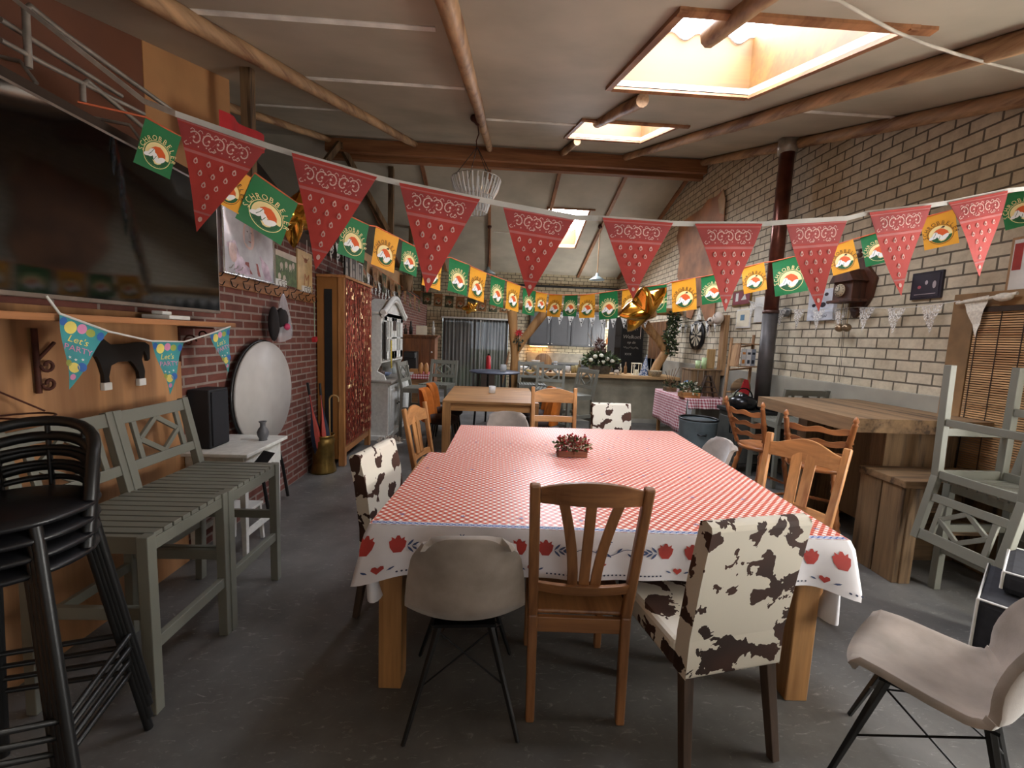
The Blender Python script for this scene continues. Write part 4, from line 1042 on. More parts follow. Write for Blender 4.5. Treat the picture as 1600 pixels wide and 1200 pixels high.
part('body', MB().b2((-1.985, 4.92, .2), (-1.76, 5.86, 2.14)), m_loft, t, world=True)
m_tin = plain('copper_tinsel', '#a34a38', .35, .6, .4, 40)
mb = MB(); rr = random.Random(5)
for k in range(95):
    y = 4.88 + k * .0105; pts = []; x0 = -1.668 + rr.uniform(-.006, .006); n = 46
    for i in range(n + 1):
        z = 2.14 - 1.90 * i / n; aa = rr.uniform(-1.0, 1.0); pts.append((x0 + rr.uniform(-.004, .004), y + rr.uniform(-.002, .002), z, aa))
    for i_ in range(n):
        x, yy, z, aa = pts[i_]; x2, y2, z2, ab = pts[i_ + 1]; aa *= .3; ab *= .3; sp_ = rr.random() < .075 + (.10 if i_ % 9 == 2 else 0)
        if sp_: aa, ab = rr.uniform(-1.4, 1.4), rr.uniform(-1.4, 1.4)
        mb.add([(x - .005 * math.sin(aa), yy - .0055 * math.cos(aa), z), (x + .005 * math.sin(aa), yy + .0055 * math.cos(aa), z), (x2 + .005 * math.sin(ab), y2 + .0055 * math.cos(ab), z2), (x2 - .005 * math.sin(ab), y2 - .0055 * math.cos(ab), z2)], [(0, 1, 2, 3)], 1 if sp_ else 0)
solo('tinsel_curtain', mb, [m_tin, plain('tinsel_glint', '#ffd9a8', .3, .5, .05)], 'glittering copper red tinsel curtain hung over the front of the pine cabinet', 'curtain', kind='stuff')
for i, (y, z, w_, h_) in enumerate(((5.0, 2.18, .16, .24), (5.22, 2.18, .20, .26), (5.48, 2.18, .18, .24))):
    t = thing('framed_photo', ('dark photo frame on top of the pine cabinet, nearest the viewer', 'white edged photo frame in the middle on top of the pine cabinet', 'white edged photo frame on the far end of the pine cabinet top')[i], 'picture frame', (-1.74, y + w_ / 2, z), .0)
    mb = MB(); x = -1.72
    for a, bb in (((y, z), (y + w_, z + .015)), ((y, z + h_ - .015), (y + w_, z + h_)), ((y, z), (y + .015, z + h_)), ((y + w_ - .015, z), (y + w_, z + h_))): mb.b2((x - .02, *a), (x, *bb))
    part('frame', mb, m_white if i else m_black, t, .002, world=True)
    mb = MB().b2((x - .018, y + .015, z + .015), (x - .008, y + w_ - .015, z + h_ - .015), 0); fp = lambda u, v, l, x=x, y=y, z=z: Vector((x - .008 + l, y + u, z + v)); pr = Print(mb, fp, .0008)
    pr.poly(disc2(w_ * .5, h_ * .62, .025, .032, 12), 1); pr.poly([(w_ * .25, h_ * .12), (w_ * .35, h_ * .45), (w_ * .65, h_ * .45), (w_ * .78, h_ * .12)], 1)
    part('photograph', mb, [plain('bw_photo_dark', '#4a4846', .3), plain('bw_photo_light', '#aaa49c', .3)], t, world=True)

# white dresser
t = thing('white_dresser', 'tall white dresser with an arched glazed top and panelled doors on the left wall', 'dresser', (-1.8, 6.9, 0))
y0, y1 = 6.08, 7.72
part('base', MB().b2((-1.985, y0 + .03, .06), (-1.50, y1 - .03, .84)), mwd, t, .004, world=True)
part('plinth', MB().b2((-1.985, y0, 0), (-1.48, y1, .07)), mwd, t, .006, world=True)
part('worktop', MB().b2((-1.99, y0 - .02, .84), (-1.44, y1 + .02, .875)), plain('grey_top', '#8d8880', .5), t, .008, world=True)
for k in range(3):
    a = y0 + .08 + k * .50; d_ = part('door', MB().b2((-1.50, a, .12), (-1.485, a + .46, .80)), mwd, t, .004, world=True)
    o = part('door_panel', MB().b2((-1.487, a + .07, .19), (-1.478, a + .39, .73)), mwd, t, .006, world=True)
    o = part('knob', MB().ball((-1.47, a + (.42 if k != 1 else .04), .48), .013), m_black, t, world=True)
HX = -1.60
part('hutch', MB().b2((-1.985, y0 + .10, 1.12), (HX - .02, y1 - .10, 1.86)), mwd, t, .004, world=True)
for y in (y0 + .10, y1 - .16): part('side_scroll', MB().prism([(-1.985, y, .875), (-1.55, y, .875), (-1.58, y, .95), (-1.68, y, 1.0), (-1.62, y, 1.12), (-1.985, y, 1.12)], (0, .05, 0)), mwd, t, .003, world=True)
def arch(q): return 1.85 + .24 * (.5 + .5 * math.cos(q * PI)) ** .9 - .02 * abs(q) ** 4
n = 24; mb = MB(); poly = [(HX - .02, y0 + .10, 1.80)] + [(HX - .02, y0 + .10 + (y1 - y0 - .2) * i / n, arch(2 * i / n - 1)) for i in range(n + 1)] + [(HX - .02, y1 - .10, 1.80)]
mb.prism(poly, (-.28, 0, 0)); part('arched_pediment', mb, mwd, t, world=True)
mb = MB()
for dz, r in ((.02, .042), (-.03, .024)): mb.tube([(HX + .015, y0 + .06 + (y1 - y0 - .12) * i / n, arch(2 * i / n - 1) + dz) for i in range(n + 1)], r, 8)
part('cornice', mb, mwd, t, world=True)
for k in range(2):
    a = y0 + .20 + k * .63; mb = MB(); z0_, z1_ = 1.16, 1.80
    for c, d in (((a, z0_), (a + .60, z0_ + .12)), ((a, z1_ - .06), (a + .60, z1_)), ((a, z0_), (a + .16, z1_)), ((a + .44, z0_), (a + .60, z1_)), ((a + .285, z0_), (a + .315, z1_)), ((a, 1.47), (a + .60, 1.50))): mb.b2((HX - .02, *c), (HX + .002, *d))
    d_ = part('glazed_door', mb, mwd, t, .003, world=True)
    o = bpy.data.objects.new('pane', MB().b2((HX - .018, a + .05, z0_ + .05), (HX - .014, a + .55, z1_ - .05)).xf(mtx(t).inverted()).build('pane', plain('dim_pane', '#85857e', .15))); C.objects.link(o); o.parent = d_
solo('black_notice', MB().b2((HX + .004, 6.22, 1.18), (HX + .03, 6.30, 1.72)), m_black, 'narrow black menu board hanging on the near side of the white dresser', 'sign', bevel=.003)
solo('brown_plaque', MB().b2((HX + .006, 6.80, 1.60), (HX + .018, 6.97, 1.76)), plain('plaque_brown', '#3d2a20', .6), 'small dark brown plaque hanging on the dresser door', 'plaque', bevel=.003)
solo('yellow_string', MB().tube([(HX + .02, 6.62, 1.45), (HX + .025, 6.60, 1.2), (HX + .02, 6.64, 1.02)], .012, 6), plain('yellow_beads', '#c9b04a', .5, 0, .3, 60), 'string of yellow beads hanging down the middle of the white dresser', 'garland')
# dishes on the dresser
def solo_lathe(name, prof, c, mat, label, cat, n=20, group=None): return solo(name, MB().lathe(prof, c, n), mat, label, cat, group)
solo_lathe('bowl', [(0, .005), (.04, 0), (.05, .005), (.10, .05), (.095, .05), (.05, .015), (0, .012)], (-1.72, 6.85, .876), plain('blue_china', '#8c99b5', .3, 0, .3, 30), 'blue and white china bowl on the dresser worktop', 'bowl')
solo_lathe('glass_jar', [(0, 0), (.045, 0), (.045, .11), (.04, .11), (.04, .01), (0, .01)], (-1.70, 7.35, .876), glassy('jar_glass', '#d8e0dc', .05, .4), 'clear glass jar at the far end of the dresser worktop', 'jar')
solo('cheese_wedge', MB().prism([(-1.75, 6.28, .877), (-1.64, 6.24, .877), (-1.65, 6.36, .877)], (0, 0, .06)), m_cream, 'cream wedge shaped ornament at the near end of the dresser worktop', 'ornament')
mb = MB().ball((-1.78, 6.62, 1.0), (.06, .09, .11)).ball((-1.75, 6.72, .93), (.05, .08, .05)); solo('dark_ornament', mb, plain('dark_mixed', '#4d3b30', .6, 0, .4, 30), 'dark rounded ornament standing on the dresser worktop before its back board', 'ornament')

# slatted wooden counter with a red checked cover, brown cabinet behind, things on them
t = thing('slatted_counter', 'low counter clad in horizontal reclaimed wood slats, beyond the white dresser', 'counter', (-1.6, 8.3, 0))
part('body', MB().b2((-1.985, 8.06, 0), (-1.24, 8.62, .80)), m_oldwood('x'), t, world=True)
for k in range(9):
    part('slat', MB().b2((-1.985, 8.035, .02 + k * .087), (-1.22, 8.06, .10 + k * .087)), wood('slat_wood_%d' % (k % 3), ('#a87a4a', '#8a6038', '#b98d5c')[k % 3], ('#7d5730', '#5f4024', '#8d6a40')[k % 3], 'x'), t, .003, world=True)
m_g2 = gingham('small_red_check', '#a3303a', .045, '#e6dcd8', False, 'vert', .6, '#c77e80')
solo('checked_runner', MB().b2((-1.99, 8.02, .80), (-1.21, 8.64, .812)).b2((-1.99, 8.015, .72), (-1.21, 8.025, .81)), m_g2, 'red and white checked cover on the slatted counter', 'tablecloth')
t = thing('brown_cupboard', 'brown wooden cupboard with a moulded cornice, left of the back door curtains', 'cupboard', (-1.55, 9.0, 0))
mbr = wood('walnut', '#80502c', '#55331b', 'z')
part('body', MB().b2((-1.985, 8.85, 0), (-1.22, 9.3, 1.52)), mbr, t, .004, world=True)
part('cornice', MB().b2((-1.995, 8.80, 1.52), (-1.16, 9.34, 1.55)).b2((-1.995, 8.82, 1.49), (-1.19, 9.32, 1.52)), mbr, t, .006, world=True)
part('door', MB().b2((-1.52, 8.835, .85), (-1.25, 8.85, 1.46)), mbr, t, .004, world=True)
part('door', MB().b2((-1.85, 8.835, .85), (-1.54, 8.85, 1.46)), mbr, t, .004, world=True)
part('knob', MB().ball((-1.28, 8.82, 1.2), .018), m_white, t, world=True, label='white knob')
solo('coffee_machine', MB().b2((-1.74, 8.30, .812), (-1.50, 8.55, 1.22)).b2((-1.73, 8.22, .812), (-1.51, 8.30, .86)).b2((-1.73, 8.22, 1.10), (-1.51, 8.30, 1.21)), m_black, 'black coffee machine on the checked cover of the slatted counter', 'coffee machine', bevel=.012)
solo_lathe('white_mug', [(0, 0), (.05, 0), (.055, .15), (.05, .15), (.045, .01), (0, .01)], (-1.66, 8.12, .813), m_white, 'white tall mug at the left end of the checked cover', 'mug')
for i, (x, l) in enumerate(((-1.37, 'upright pale wooden clog on the checked cover, left of two'), (-1.27, 'upright pale wooden clog on the checked cover, right of two'))):
    mb = MB().tube([(x, 8.12, .815), (x, 8.10, .90), (x, 8.12, .98), (x, 8.14, 1.02)], [.035, .05, .04, .015], 12); solo('wooden_clog', mb, wood('clog_wood', '#c98f55', '#a87340', 'z'), l, 'clog')
solo('wooden_tray', MB().b2((-1.58, 8.06, .813), (-1.42, 8.20, .90)), wood('tray_wood', '#b07c48', '#7b5530', 'x'), 'small wooden box with pale items between mug and clogs', 'box', bevel=.004)
solo('white_sign', MB().b2((-1.62, 8.90, 1.551), (-1.40, 8.93, 1.74)), m_cream, 'small cream sign standing on the brown cupboard', 'sign', bevel=.004)
solo_lathe('milk_can', [(0, 0), (.07, 0), (.08, .02), (.08, .10), (.05, .15), (.045, .18), (.055, .19), (.03, .20), (0, .20)], (-1.50, 9.08, 1.551), m_steel, 'grey metal milk can on the brown cupboard behind the cream sign', 'milk can')
for i, (x, h, c, l) in enumerate(((-1.85, .20, '#40352c', 'dark bottle on the brown cupboard, leftmost'), (-1.74, .28, '#26231f', 'black lantern shaped ornament on the brown cupboard'), (-1.28, .30, '#a9a79c', 'pale figurine on the right end of the brown cupboard'))):
    solo_lathe('figurine' if i == 2 else 'bottle', [(0, 0), (.035, 0), (.038, h * .5), (.015, h * .7), (.02, h * .85), (.012, h), (0, h)], (x, 8.98, 1.551), plain('cup_item_%d' % i, c, .5, 0, .3, 40), l, 'ornament')

# ---- the loft ledge: hay rack, cloths, cow figure, braces
t = thing('hay_rack', 'galvanised tubular hay rack lying along the loft edge above the television', 'hay rack', (-1.98, 1.9, 2.57))
mb = MB(); hx = -2.02
mb.tube([at(45, 106, x=hx), at(40, 16, x=hx), at(46, 9, x=hx), at(100, 52, x=hx), at(265, 170, x=hx), at(300, 196, x=hx)], .013, 8)
part('frame_bar', mb, m_steel, t, world=True)
part('frame_bar', MB().tube([at(0, 30, x=hx - .05), at(60, 68, x=hx - .05), at(190, 150, x=hx - .05)], .012, 8), m_steel, t, world=True)
part('frame_bar', MB().tube([at(0, 62, x=hx), at(70, 100, x=hx), at(225, 178, x=hx)], .011, 8), m_steel, t, world=True)
part('lower_hoop', MB().tube([at(130, 160, x=hx), at(129, 132, x=hx), at(136, 126, x=hx), at(225, 200, x=hx), at(250, 222, x=hx)], .012, 8), m_steel, t, world=True)
for y in (1.3, 1.6, 2.05, 2.6):
    part('cross_bar', MB().tube([(hx, y, 2.575), (hx - .06, y, 2.66), (hx - .28, y - .1, 2.66)], .009, 8), m_steel, t, world=True)
solo('red_cloth', MB().grid(lambda u, v: (-2.02 + .03 * math.sin(u * 9) - .1 * v * 0, 3.30 + .58 * u, 3.10 - .34 * v * (1 - .6 * u) + .08 * u), 14, 8), m_red, 'red cloth draped over the timber post at the loft edge', 'cloth')
solo('red_bag', MB().ball((-2.30, 1.25, 2.665), (.14, .25, .10)), m_red, 'red bundle on the loft ledge at the upper left corner', 'bundle')
solo('shelf_board', MB().b2((-2.34, 1.9, 2.565), (-2.14, 3.2, 2.60)), m_pine('y'), 'loose pine board lying on the loft ledge behind the hay rack', 'board', bevel=.003)
mc = cowhide('cow_figure_hide', 7, '#cbbfb0', '#17110f')
t = thing('cow_figure', 'black and white cow figure lying on the loft edge behind the first red pennants', 'cow figure', (-2.15, 5.1, 2.56))
mb = MB().tube([(-2.25, 5.7, 2.72), (-2.22, 5.4, 2.76), (-2.18, 5.15, 2.78), (-2.12, 4.98, 2.88), (-2.06, 4.86, 2.90), (-2.0, 4.74, 2.84), (-1.97, 4.68, 2.80)], [.10, .16, .15, .11, .095, .07, .04], 14)
part('body', mb, mc, t, world=True)
for s in (-1, 1): part('ear', MB().tube([(-2.08, 4.86 + s * .06, 2.95), (-2.07, 4.86 + s * .16, 2.99)], [.03, .008], 8), mc, t, world=True)
for k, (y, z, c, s) in enumerate(((6.3, 2.56, '#6b4a33', .22), (6.9, 2.56, '#2f2520', .3), (7.6, 2.56, '#7d5a42', .2), (9.7, 2.56, '#4e3a2e', .35), (10.9, 2.56, '#32261f', .3))):
    t_ = solo('storage_box', MB().b2((-2.5, y, z + .001), (-2.15, y + s * 1.4, z + s)), plain('loft_box_%d' % k, c, .8), ('brown', 'black', 'tan', 'wide brown', 'dark far')[k] + ' storage box standing in the dim loft behind the beige board', 'box', bevel=.004)

# brown and white ornament sticking out of the beige loft board
t = thing('wooden_bucket', 'tan round wooden tub hanging from the end of the beige loft board', 'tub', (-1.93, 9.0, 2.42))
part('tub', MB().lathe([(0, 0), (.10, 0), (.14, .30), (.13, .30), (.09, .02), (0, .02)], (-1.86, 9.0, 2.45), 20), m_oldwood('z'), t, world=True)

rg = at(590, 687, z=0)
mb = MB(); rr = random.Random(8)
mb.grid(lambda u, v: (-1.62 + .34 * u + .03 * math.sin(9 * v), 5.92 + .28 * v + .03 * math.sin(7 * u), .004 + .05 * math.sin(PI * u) * math.sin(PI * v)), 12, 10, 0)
leaves(mb, (-1.45, 6.06, .03), (.17, .14, .03), 500, .035, (0,), .4, 5)
solo('sheepskin', mb, plain('fleece', '#c9c2b6', .95, 0, .15, 30), 'small white shaggy sheepskin on the floor at the foot of the white dresser', 'rug')

# ------------------------------------------------------------------ right side
t = thing('stove', 'dark cast iron cooking stove at the foot of the flue pipe', 'stove', (3.2, 4.98, 0))
m_cast = plain('cast_iron', '#2b2b2b', .5, .3, .2, 20); m_enam = plain('grey_enamel', '#4b4c48', .4, .1, .12, 8)
part('body', MB().b2((3.02, 4.98, .12), (3.60, 5.42, .74)), m_enam, t, .012, world=True)
part('cooktop', MB().b2((2.99, 4.95, .74), (3.63, 5.44, .79)), m_cast, t, .01, world=True)
part('oven_door', MB().b2((3.00, 5.02, .30), (3.02, 5.36, .68)), m_enam, t, .006, world=True)
part('door_handle', MB().tube([(3.00, 5.05, .62), (2.97, 5.05, .62), (2.97, 5.05, .50), (3.00, 5.05, .50)], .008, 8), m_blackm, t, world=True)
for x in (3.07, 3.55):
    for y in (5.02, 5.37): part('leg', MB().b2((x - .02, y - .02, 0), (x + .02, y + .02, .12)), m_cast, t, world=True)
t = thing('flue_pipe', 'tall round stove flue, grey below and coppery brown above, rising to the ceiling', 'flue pipe', (3.51, 5.31, .79))
def vrange(r, z0, z1, mat, nm): part(nm, MB().lathe([(0, z0), (r, z0), (r, z1), (0, z1)], (3.51, 5.31, 0), 28), mat, t, world=True)
vrange(.088, .792, 2.02, plain('flue_grey', '#4a4645', .5, .3, .15, 5), 'lower_pipe')
vrange(.083, 2.02, 3.97, plain('flue_copper', '#6b3d30', .3, .6, .25, 5), 'upper_pipe')
vrange(.094, 2.0, 2.04, plain('flue_seam', '#5d433c', .4, .5), 'seam_ring')
vrange(.11, 3.94, roof(5.31) - .01, m_steel, 'ceiling_collar')
t = thing('kettle', 'round black kettle with a lid standing on the stove', 'kettle', (3.15, 5.13, .79))
part('body', MB().lathe([(0, 0), (.13, 0), (.16, .03), (.165, .07), (.15, .12), (.10, .155), (.05, .165), (.05, .18), (.02, .19), (0, .20)], (3.15, 5.13, .792), 28), plain('kettle_black', '#1d1d1f', .25, .4), t, world=True)
part('handle', MB().tube([(3.15 + .12 * math.cos(a), 5.13, .92 + .13 * math.sin(a)) for a in [i * PI / 10 for i in range(11)]], .009, 8), m_blackm, t, world=True)
solo('griddle', MB().lathe([(0, 0), (.13, 0), (.14, .01), (.14, .05), (.13, .065), (0, .065)], (3.46, 5.08, .792), 32), m_cast, 'thick round black griddle on the stove, half under the bar table slab', 'griddle')
solo_lathe('enamel_pot', [(0, 0), (.08, 0), (.10, .05), (.10, .06), (.09, .06), (.07, .01), (0, .01)], (3.44, 5.06, .858), m_cream, 'cream enamel dish on the round black griddle', 'dish')

t = thing('metal_bin', 'tall grey metal bucket with a black rim beside the checked side table', 'bucket', (2.70, 5.32, 0))
part('body', MB().lathe([(0, 0), (.205, 0), (.215, .05), (.235, .58), (.245, .60), (.235, .61), (.225, .58), (.20, .03), (0, .03)], (2.70, 5.32, 0), 36), plain('bin_grey', '#78868b', .35, .2, .08), t, world=True)
part('rim', MB().tube([(2.70 + .235 * math.cos(a), 5.32 + .235 * math.sin(a), .615) for a in [i * PI / 18 for i in range(37)]], .012, 8), m_black, t, world=True)
part('lid', MB().lathe([(0, .60), (.16, .60), (.20, .585), (0, .585)], (2.70, 5.32, 0), 30), plain('lid_grey', '#4a5153', .5), t, world=True)
part('handle', MB().tube([(2.60, 5.11, .45), (2.62, 5.07, .44), (2.68, 5.06, .44), (2.70, 5.09, .45)], .010, 8), m_black, t, world=True)

# checked side table
t = thing('side_table', 'side table wholly hidden by a red checked cloth, by the right wall', 'table', (3.3, 6.8, 0))
part('tabletop', MB().b2((2.97, 6.22, .72), (3.62, 7.45, .75)), m_oak('y'), t, world=True)
for x in (3.02, 3.57):
    for y in (6.27, 7.40): part('leg', MB().b2((x - .025, y - .025, 0), (x + .025, y + .025, .72)), m_oak('z'), t, world=True)
m_g3t = gingham('burgundy_check_top', '#9a3a48', .044, '#ece2e0', False, 'xy', .65, '#cf9aa0')
m_g3v = gingham('burgundy_check_side', '#9a3a48', .044, '#ece2e0', False, 'vert', .65, '#cf9aa0')
t = thing('checked_tablecloth', 'burgundy and white checked cloth hanging long over the side of the side table', 'tablecloth', (3.3, 6.8, .3))
part('top', MB().b2((2.955, 6.20, .752), (3.64, 7.47, .757)), m_g3t, t, world=True)
def drop(p, q, dz0, dz1, nrm_, nm):
    p, q, nrm_ = Vector(p), Vector(q), Vector(nrm_)
    part(nm, MB().sheet(lambda u, v: p.lerp(q, u) + nrm_ * (.012 + (.02 + .014 * math.sin(u * 19)) * v) + Vector((0, 0, -(dz0 + (dz1 - dz0) * u) * v)), 40, 8, .003), m_g3v, t, world=True)
drop((2.955, 7.47, .757), (2.955, 6.20, .757), .50, .58, (-1, 0, 0), 'long_side')
drop((2.955, 6.20, .757), (3.64, 6.20, .757), .15, .15, (0, -1, 0), 'short_side')
part('corner_fold', MB().prism([(2.95, 6.18, .70), (3.02, 6.17, .66), (2.985, 6.17, .15), (2.95, 6.18, .19)], (0, .006, 0)), plain('cloth_reverse', '#c9cdd2', .8), t, world=True, label='plain pale reverse of the cloth')
# crate with candles and board
t = thing('wooden_crate', 'upturned slatted wooden crate on the checked side table', 'crate', (3.4, 6.7, .757))
for k in range(5): part('slat', MB().b2((3.14 + k * .092, 6.50, .76), (3.222 + k * .092, 6.512, 1.17)), m_oldwood('z'), t, .002, world=True)
part('top_board', MB().b2((3.12, 6.49, 1.17), (3.61, 6.86, 1.188)), m_oldwood('x'), t, .002, world=True)
for x in (3.135, 3.585): part('end_board', MB().b2((x - .008, 6.512, .76), (x + .008, 6.85, 1.17)), m_oldwood('z'), t, world=True)
mcand = plain('green_wax', '#b4cc98', .6)
for i, (x, h, l) in enumerate(((3.30, .13, 'shorter pale green pillar candle on the crate'), (3.40, .18, 'taller pale green pillar candle on the crate'))):
    t = thing('pillar_candle', l, 'candle', (x, 6.68, 1.189)); part('wax', MB().lathe([(0, 0), (.038, 0), (.038, h), (.03, h - .004), (0, h - .006)], (x, 6.68, 1.189), 20), mcand, t, world=True); part('wick', MB().tube([(x, 6.68, 1.185 + h), (x, 6.68, 1.20 + h)], .002, 5), m_black, t, world=True)
solo('cutting_board', MB().b2((3.46, 6.72, 1.189), (3.60, 6.75, 1.51)), wood('pale_board', '#c9a876', '#a6824f', 'z'), 'pale wooden board standing behind the green candles on the crate', 'board', bevel=.01)
t = thing('plant_ladder', 'small brown folding step ladder ornament before the crate', 'step ladder', (3.33, 6.36, .757))
for s in (-1, 1):
    part('side_rail', MB().bar((3.33 + s * .17, 6.30, .76), (3.33 + s * .03, 6.36, 1.10), .028, .02), wood('dark_leg', '#4e3d30', '#2c2119', 'z'), t, .003, world=True)
    part('rear_rail', MB().bar((3.33 + s * .15, 6.46, .76), (3.33 + s * .03, 6.38, 1.10), .024, .018), wood('dark_leg', '#4e3d30', '#2c2119', 'z'), t, .003, world=True)
for z, w_ in ((.84, .13), (.92, .10), (1.0, .07), (1.09, .05)): part('step', MB().b2((3.33 - w_, 6.29 + (z - .76) * .18, z), (3.33 + w_, 6.36 + (z - .76) * .1, z + .014)), wood('dark_leg', '#4e3d30', '#2c2119', 'z'), t, .002, world=True)
def planter(name, label, c, d, mat, seed, cols, n, R, size, extra=None):
    t = thing(name, label, 'flower arrangement', c); x, y, z = c; w_, l_, h = d
    part('box', MB().b2((x - w_ / 2, y - l_ / 2, z), (x + w_ / 2, y + l_ / 2, z + h)), mat, t, .004, world=True)
    mb = MB(); leaves(mb, (x, y, z + h + R[2] * .5), R, n, size, tuple(range(len(cols))), .3, seed); part('foliage', mb, cols, t, world=True)
    if extra: extra(t)
    return t
m_wflower = plain('white_petals', '#e8e4cf', .7); m_pk = plain('dusty_pink', '#a8545c', .7); m_berry = plain('red_berry', '#9a2626', .4); m_bl = plain('blue_thing', '#3a6ea8', .6)
def bl_extra(t):
    for y_ in (6.48, 6.62): part('blue_flower', MB().ball((3.02 if y_ < 6.5 else 3.12, y_, .95), (.03, .03, .05)), m_bl, t, world=True)
planter('flower_planter', 'orange wooden planter with green and white flowers on the checked side table', (3.05, 6.38, .757), (.26, .22, .08), m_pine('x'), 5, [m_green, m_dgreen, m_wflower], 260, (.15, .13, .10), .06, bl_extra)
def tw(t):
    for k in range(5): part('twig', MB().tube([(3.05, 7.1, .82), (3.05 + .03 * k - .06, 7.08, 1.0), (3.05 + .06 * k - .12, 7.05, 1.10 + .02 * k)], .005, 5), m_oldwood('z'), t, world=True)
planter('twig_planter', 'dark planter with bare twigs and greenery at the far end of the checked side table', (3.06, 7.12, .757), (.18, .16, .07), m_oldwood('x'), 8, [m_dgreen, m_green, m_oldwood('z')], 160, (.12, .12, .07), .05, tw)

# leaning ladder rack
t = thing('ladder_rack', 'peeled pole ladder leaning between crate and flue pipe, with a magazine box', 'ladder', (3.35, 5.7, 0))
A0, A1, B0, B1 = (3.10, 5.52, 0), (3.27, 5.72, 1.68), (3.40, 5.46, 0), (3.54, 5.66, 1.73)
mlp = wood('ladder_wood', '#ad875f', '#80593a', 'z')
part('side_pole', MB().tube([A0, A1], .020, 10), mlp, t, world=True); part('side_pole', MB().tube([B0, B1], .020, 10), mlp, t, world=True)
def LP(a, b, q): return tuple(u + (v - u) * q for u, v in zip(a, b))
for q in (.16, .36, .56, .74, .92): part('rung', MB().tube([LP(A0, A1, q), LP(B0, B1, q)], .012, 8), mlp, t, world=True)
t2 = thing('magazine_box', 'shallow wooden box of magazines hung high on the leaning ladder', 'box', (3.35, 5.5, 1.30))
part('shelf_board', MB().b2((3.20, 5.40, 1.30), (3.52, 5.60, 1.315)), mlp, t2, world=True); part('shelf_board', MB().b2((3.24, 5.45, 1.60), (3.52, 5.64, 1.612)), mlp, t2, world=True)
part('side_board', MB().bar((3.21, 5.5, 1.31), (3.25, 5.55, 1.60), .012, .19, 0, (0, 1, 0)), mlp, t2, world=True)
for i, (x, c, l) in enumerate(((3.29, '#b9b7b2', 'grey and orange magazine leaning in the ladder box'), (3.36, '#d9d8d4', 'white magazine with dark cover marks in the ladder box'), (3.42, '#8f949c', 'blue grey magazine at the right of the ladder box'))):
    mb = MB().b2((x - .028, 5.43, 1.317), (x + .028, 5.45 + .004 * i, 1.54), 0); pr = Print(mb, lambda u, v, l_: Vector((x + u, 5.43 - l_, 1.317 + v)), .001); pr.poly([(-.02, .03), (.015, .03), (.015, .08), (-.02, .08)], 1); pr.poly([(-.02, .15), (.02, .15), (.02, .18), (-.02, .18)], 1)
    solo('magazine', mb, [plain('mag_%d' % i, c, .5), plain('mag_mark_%d' % i, ('#b4702f', '#3d4148', '#2c2f36')[i], .5)], l, 'magazine')
t = thing('oven_mitt', 'red fabric oven mitt hanging on the leaning ladder', 'oven mitt', (3.33, 5.44, .85))
mb = MB().prism([(3.23, 5.44, .83), (3.30, 5.44, .82), (3.315, 5.44, .87), (3.34, 5.44, .83), (3.40, 5.44, .85), (3.42, 5.44, 1.0), (3.39, 5.44, 1.13), (3.34, 5.44, 1.14), (3.30, 5.44, 1.0)], (0, .03, 0)); part('mitt', mb, m_red, t, .012, world=True)
solo('round_basket', MB().lathe([(0, 0), (.13, 0), (.14, .01), (.13, .02), (0, .02)], (3.31, 5.475, 1.01), 28, mat=Matrix.Rotation(PI / 2, 3, 'X')), m_oldwood('x'), 'dark round wicker plate hanging behind the red oven mitt', 'plate')
solo('rag_bundle', MB().ball((3.22, 5.36, .90), (.10, .07, .08)).ball((3.12, 5.33, .87), (.06, .05, .06)), plain('rag', '#6a6a58', .9, 0, .3, 20), 'olive grey cloth bundle at the foot rungs of the ladder, above the kettle', 'cloth')

# wall things (right wall at x = 3.7)
WX = 3.69
def on_wall(pts, x=3.672): return [at(px, py, x=x) for px, py in pts]
hide = [(1130, 296), (1133, 312), (1131, 345), (1124, 385), (1128, 430), (1118, 460), (1116, 490), (1107, 516), (1101, 500), (1094, 478), (1086, 480), (1080, 498), (1072, 496), (1073, 470), (1066, 455), (1058, 432), (1062, 400), (1057, 372), (1062, 350), (1078, 338), (1096, 326), (1106, 312), (1120, 306)]
t = thing('cowhide_rug', 'large brown leather hide hung on the right wall above the dartboard', 'hide', (3.68, 7.8, 2.0))
H_ = on_wall(hide); part('leather', MB().prism(H_, (.012, 0, 0)), plain('brown_leather', '#9c6c48', .65, 0, .22, 2.5), t, world=True)
mb = MB().prism(on_wall([(1130, 296), (1133, 312), (1131, 335), (1124, 333), (1122, 312)], 3.66), (.01, 0, 0)); part('pale_flap', mb, plain('pale_hide', '#b39873', .7), t, world=True, label='pale hairy tip')
t = thing('dartboard', 'round dartboard hanging on the right wall below the leather hide', 'dartboard', (3.67, 7.55, 1.5))
RY = Matrix.Rotation(-PI / 2, 3, 'Y'); dc = Vector((3.665, 7.55, 1.74))
part('board', MB().lathe([(0, -.02), (.26, -.02), (.26, .018), (0, .018)], dc, 40, mat=RY), m_black, t, world=True)
mb = MB()
for i in range(20):
    a0, a1 = 2 * PI * i / 20, 2 * PI * (i + 1) / 20
    mb.add([dc + Vector((-.020, .03 * math.cos(a0), .03 * math.sin(a0))), dc + Vector((-.020, .20 * math.cos(a0), .20 * math.sin(a0))), dc + Vector((-.020, .20 * math.cos(a1), .20 * math.sin(a1))), dc + Vector((-.020, .03 * math.cos(a1), .03 * math.sin(a1)))], [(0, 1, 2, 3)], i % 2)
part('segments', mb, [m_black, plain('dart_cream', '#b8ad94', .8)], t, world=True)
mb = MB().prism([(3.668, 7.45, 2.02), (3.668, 7.65, 2.02), (3.668, 7.55, 2.24)], (.01, 0, 0)); solo('triangle_ornament', mb, plain('pale_cow_pattern', '#d8d4c8', .7, 0, .2, 30), 'pale triangular ornament directly above the dartboard', 'wall decoration')
